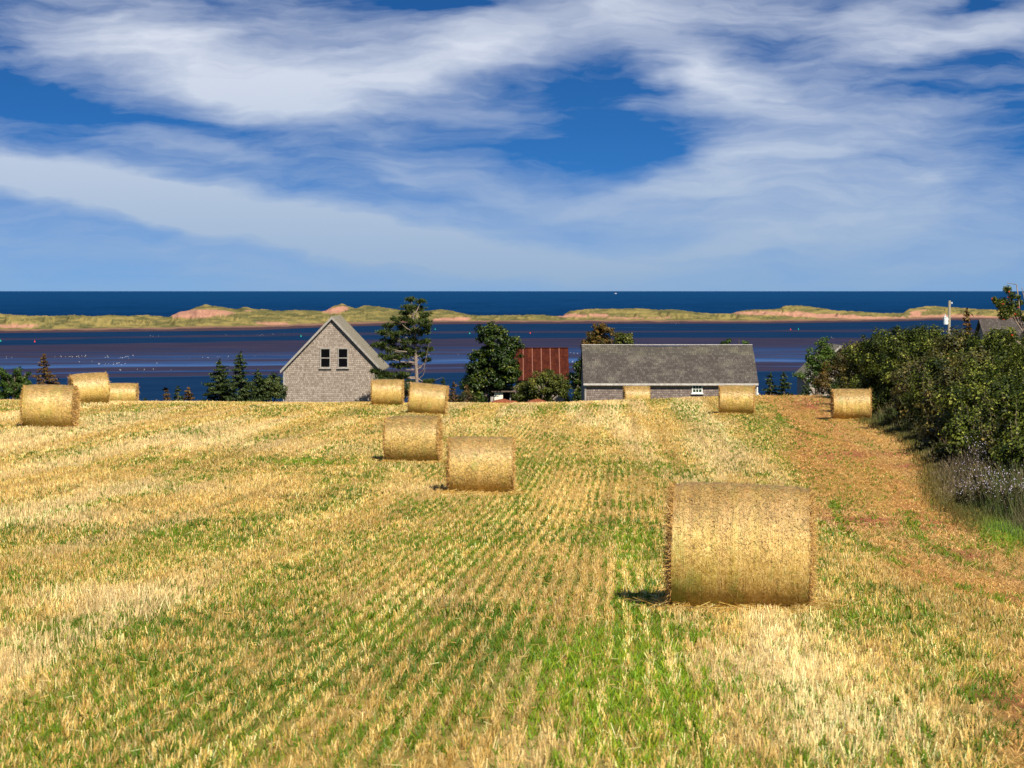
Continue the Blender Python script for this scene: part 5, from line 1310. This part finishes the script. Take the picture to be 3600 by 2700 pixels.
# utility pole with its transformer
def pole():
    d_ = 172.0; x0 = wx(3338, d_); zb = gz(x0, d_) - .3
    t = empty('utility_pole', (x0, d_, zb), 'wooden utility pole with a pale transformer can above the hedge', 'utility pole')
    zt = wz(1057, d_) - zb
    b = MB(); b.tube([(-.20, 0, 0), (-.10, 0, zt * .5), (0, 0, zt)], [.17, .145, .115], 10); b.build('pole', M['pole'], t)
    tz0 = wz(1141, d_) - zb; tz1 = wz(1116, d_) - zb; xt = wx(3324, d_) - x0
    b = MB(); b.tube([(xt, -.05, tz0), (xt, -.05, tz0 + .02), (xt, -.05, tz1 - .05), (xt, -.05, tz1)], [.19, .21, .21, .17], 14); b.tube([(xt, -.05, tz1), (xt, -.05, tz1 + .05)], [.215, .215], 14); tf = b.build('transformer', M['metal'], t)
    b = MB(); b.tube([(xt - .02, -.05, tz1 + .05), (xt - .02, -.05, tz1 + .13), (xt - .02, -.05, tz1 + .30)], [.05, .04, .025], 8); b.build('bushing', M['metal'], tf)
    b = MB(); b.tube([(xt - .14, -.18, tz1 - .15), (xt - .14, -.18, tz1 + .16)], [.035, .03], 8); b.build('lightning_arrester', M['metal'], tf)
    b = MB(); b.box((xt + .15, -.1, tz0 + .1), (-.05, .0, tz0 + .18)); b.build('bracket', M['metal'], t); b = MB(); b.box((xt + .15, -.1, tz1 - .2), (-.05, .0, tz1 - .12)); b.build('bracket', M['metal'], t)
    b = MB(); b.tube([(.13, -.05, zt - .2), (.22, -.05, zt - .2)], [.03, .05], 8); b.tube([(.20, -.05, zt - .26), (.20, -.05, zt - .12)], [.05, .04], 8); b.build('insulator', M['metal'], t)
    b = MB(); b.tube([(xt - .02, -.05, tz1 + .30), (xt - .10, -.05, tz1 + .75), (-.10, -.05, zt - .5)], .012, 4, False); b.build('lead_wire', M['dark'], t)
pole()

# red soil heaps on the brow
for (px_, d_, w_, h_, lab) in ((1768, 121, 1.75, .36, 'low heap of red soil in front of the cream outbuilding'), (1888, 122, 1.35, .30, 'low heap of red soil in front of the olive bush')):
    x0 = wx(px_, d_); z0 = gz(x0, d_); tgt = wz(1406, d_) - z0
    nr, na = 14, 40; V = []; rr_, aa = np.meshgrid(np.linspace(0, 1, nr), np.linspace(0, 2 * math.pi, na, endpoint=False), indexing='ij')
    hh = (1 - rr_ ** 2) ** 1.2 * (1 + .25 * (vnoise(rr_ * 4 + px_, aa * 2, 9) - .5)); Hm = max(tgt, .25) + .12
    V = np.stack([x0 + rr_ * np.cos(aa) * w_, d_ + rr_ * np.sin(aa) * 1.2, z0 - .1 + hh * Hm], -1).reshape(-1, 3)
    idx = np.arange(nr * na).reshape(nr, na); nxt = np.roll(idx, -1, 1); F = np.stack([idx[:-1], idx[1:], nxt[1:], nxt[:-1]], -1).reshape(-1, 4)
    o = mesh_np('soil_heap', V, F, M['soil'], smooth=True); tag(o, lab, 'soil heap', 'red soil heaps behind the brow')

# ------------------------------------------------------------------ birds, buoys, boat
def gull_mesh():
    b = MB(); b.tube([(-.24, 0, .17), (-.12, 0, .19), (.0, 0, .20), (.10, 0, .23), (.14, 0, .30), (.18, 0, .34), (.23, 0, .335), (.28, 0, .32)], [.01, .05, .085, .075, .045, .045, .03, .006], 8)
    b.tube([(.0, -.03, 0), (.0, -.03, .14)], .012, 4); b.tube([(.02, .03, 0), (.02, .03, .14)], .012, 4)
    return b


proto = gull_mesh().build('gull', mat_plain('gull_plumage', (.55, .55, .55), .7, .08, 6))
FLOCKS = [(180, 305, 1254, 18, 'in the straight line of birds at the far left of the flats'), (360, 490, 1257, 12, 'in the loose line right of the straight line of birds'), (335, 440, 1283, 14, 'in the tight group above the left bales'), (10, 60, 1258, 3, 'at the very left edge of the flats'),
          (640, 900, 1256, 8, 'in the thin line left of the gabled barn'), (270, 560, 1277, 6, 'scattered between the two left rows of birds'), (420, 640, 1300, 5, 'on the nearest mud band at the left'), (900, 1030, 1178, 6, 'on the far flat above the barn left eave'),
          (2330, 2400, 1137, 8, 'on the dune beach above the long shed'), (1950, 2110, 1240, 6, 'on the flats between the rusty roof and the long shed'), (2900, 2940, 1188, 4, 'on the far mud edge above the small hidden house'), (520, 560, 1182, 3, 'on the far flat at the left, three together'),
          (760, 900, 1180, 3, 'on the far flat left of the barn ridge'), (1500, 1700, 1248, 4, 'between the pine and the big leafy tree'), (2000, 2040, 1275, 4, 'just left of the long shed roof')]
first = True
for fi, (xa, xb, row0, k, where) in enumerate(FLOCKS):
    for q_ in range(k):
        px_ = r.uniform(xa, xb); row = row0 + r.normal(0, 2.2); y = CAMZ * FPX / (row - HOR)
        o = proto if first else proto.copy()
        if not first: COL.objects.link(o)
        first = False
        tag(o, 'white gull standing ' + where, 'gull', 'gulls ' + where)
        o.location = (wx(px_, y), y, 0.0); o.rotation_euler = (0, 0, r.uniform(0, 6.28)); s_ = .75 * r.uniform(.8, 1.2); o.scale = (s_, s_, s_)

bm_red = mat_plain('red_buoy_paint', (.70, .06, .05), .4, .1, 4); bm_green = mat_plain('green_buoy_paint', (.02, .42, .26), .4, .1, 4)
for (px_, row, mt, lab) in ((122, 1203, bm_red, 'red buoy in the channel at the left'), (2, 1201, bm_green, 'green buoy at the left edge of the channel'), (1058, 1184, bm_green, 'green buoy just above the gabled barn roof'), (1328, 1165, bm_green, 'green buoy left of the pine top'),
                           (1530, 1159, bm_green, 'green buoy right of the pine top'), (1651, 1174, bm_green, 'green buoy above the big leafy tree'), (1864, 1173, bm_red, 'red buoy above the rusty roof'), (2779, 1160, bm_red, 'red buoy right of the shed, left of a green one'), (2807, 1159, bm_green, 'green buoy right of the red one near the hedge')):
    y = CAMZ * FPX / (row - HOR); b = MB(); b.tube([(0, 0, -.3), (0, 0, .1), (0, 0, .35), (0, 0, .5), (0, 0, .55), (0, 0, .8)], [.25, .32, .32, .16, .06, .04], 10)
    b.tube([(0, 0, .78), (0, 0, .9), (0, 0, 1.0)], [.04, .12, .02], 8)
    o = b.build('buoy', mt); o.location = (wx(px_, y), y, 0); tag(o, lab, 'buoy', 'channel buoys in the bay')


def boat():
    y = 16000.0; x0 = wx(2163, y); t = empty('fishing_boat', (x0, y, -.25), 'small white fishing boat on the horizon', 'boat')
    s_ = 1.9; b = MB(); pr = [(-6, 1.7), (-5.8, 1.9), (0, 2.0), (4, 1.6), (6.5, .05)]
    vs = []; 
    for (xx, hw) in pr: vs += [(xx * s_, -hw * s_, 1.2 * s_ + max(0, xx) * .16 * s_), (xx * s_, hw * s_, 1.2 * s_ + max(0, xx) * .16 * s_), (xx * .92 * s_, -hw * .6 * s_, -.3), (xx * .92 * s_, hw * .6 * s_, -.3)]
    fs = []
    for i in range(4):
        a = i * 4; n_ = a + 4; fs += [(a, n_, n_ + 1, a + 1), (a, a + 2, n_ + 2, n_), (a + 1, n_ + 1, n_ + 3, a + 3), (a + 2, a + 3, n_ + 3, n_ + 2)]
    fs += [(0, 1, 3, 2), (16, 18, 19, 17)]; b.add(vs, fs); b.build('hull', M['white'], t)
    b = MB(); b.box((0, -1.2 * s_, 1.25 * s_), (3.0 * s_, 1.2 * s_, 3.4 * s_)); b.box((.2 * s_, -1.3 * s_, 3.42 * s_), (3.2 * s_, 1.3 * s_, 3.6 * s_)); b.build('wheelhouse', M['white'], t)
    b = MB(); b.tube([(1 * s_, 0, 3.6 * s_), (1 * s_, 0, 6 * s_)], .12, 6); b.build('mast', M['metal'], t)
boat()

# crow flying low over the small spruces
b = MB(); b.tube([(-.22, 0, 0), (-.1, 0, .01), (.05, 0, .02), (.16, 0, .04), (.24, 0, .03)], [.02, .05, .06, .045, .008], 7)
b.slab([(-.06, .02, .03), (.10, .02, .03), (.06, .30, .14), (-.02, .44, .12)], (0, 0, .015)); b.slab([(-.06, -.02, .03), (.10, -.02, .03), (.06, -.30, .14), (-.02, -.44, .12)], (0, 0, .015))
o = b.build('crow', M['dark']); o.location = (wx(581, 126), 126, wz(1370, 126)); o.rotation_euler = (0, 0, R(20)); tag(o, 'black crow low over the small spruces at the left', 'bird')
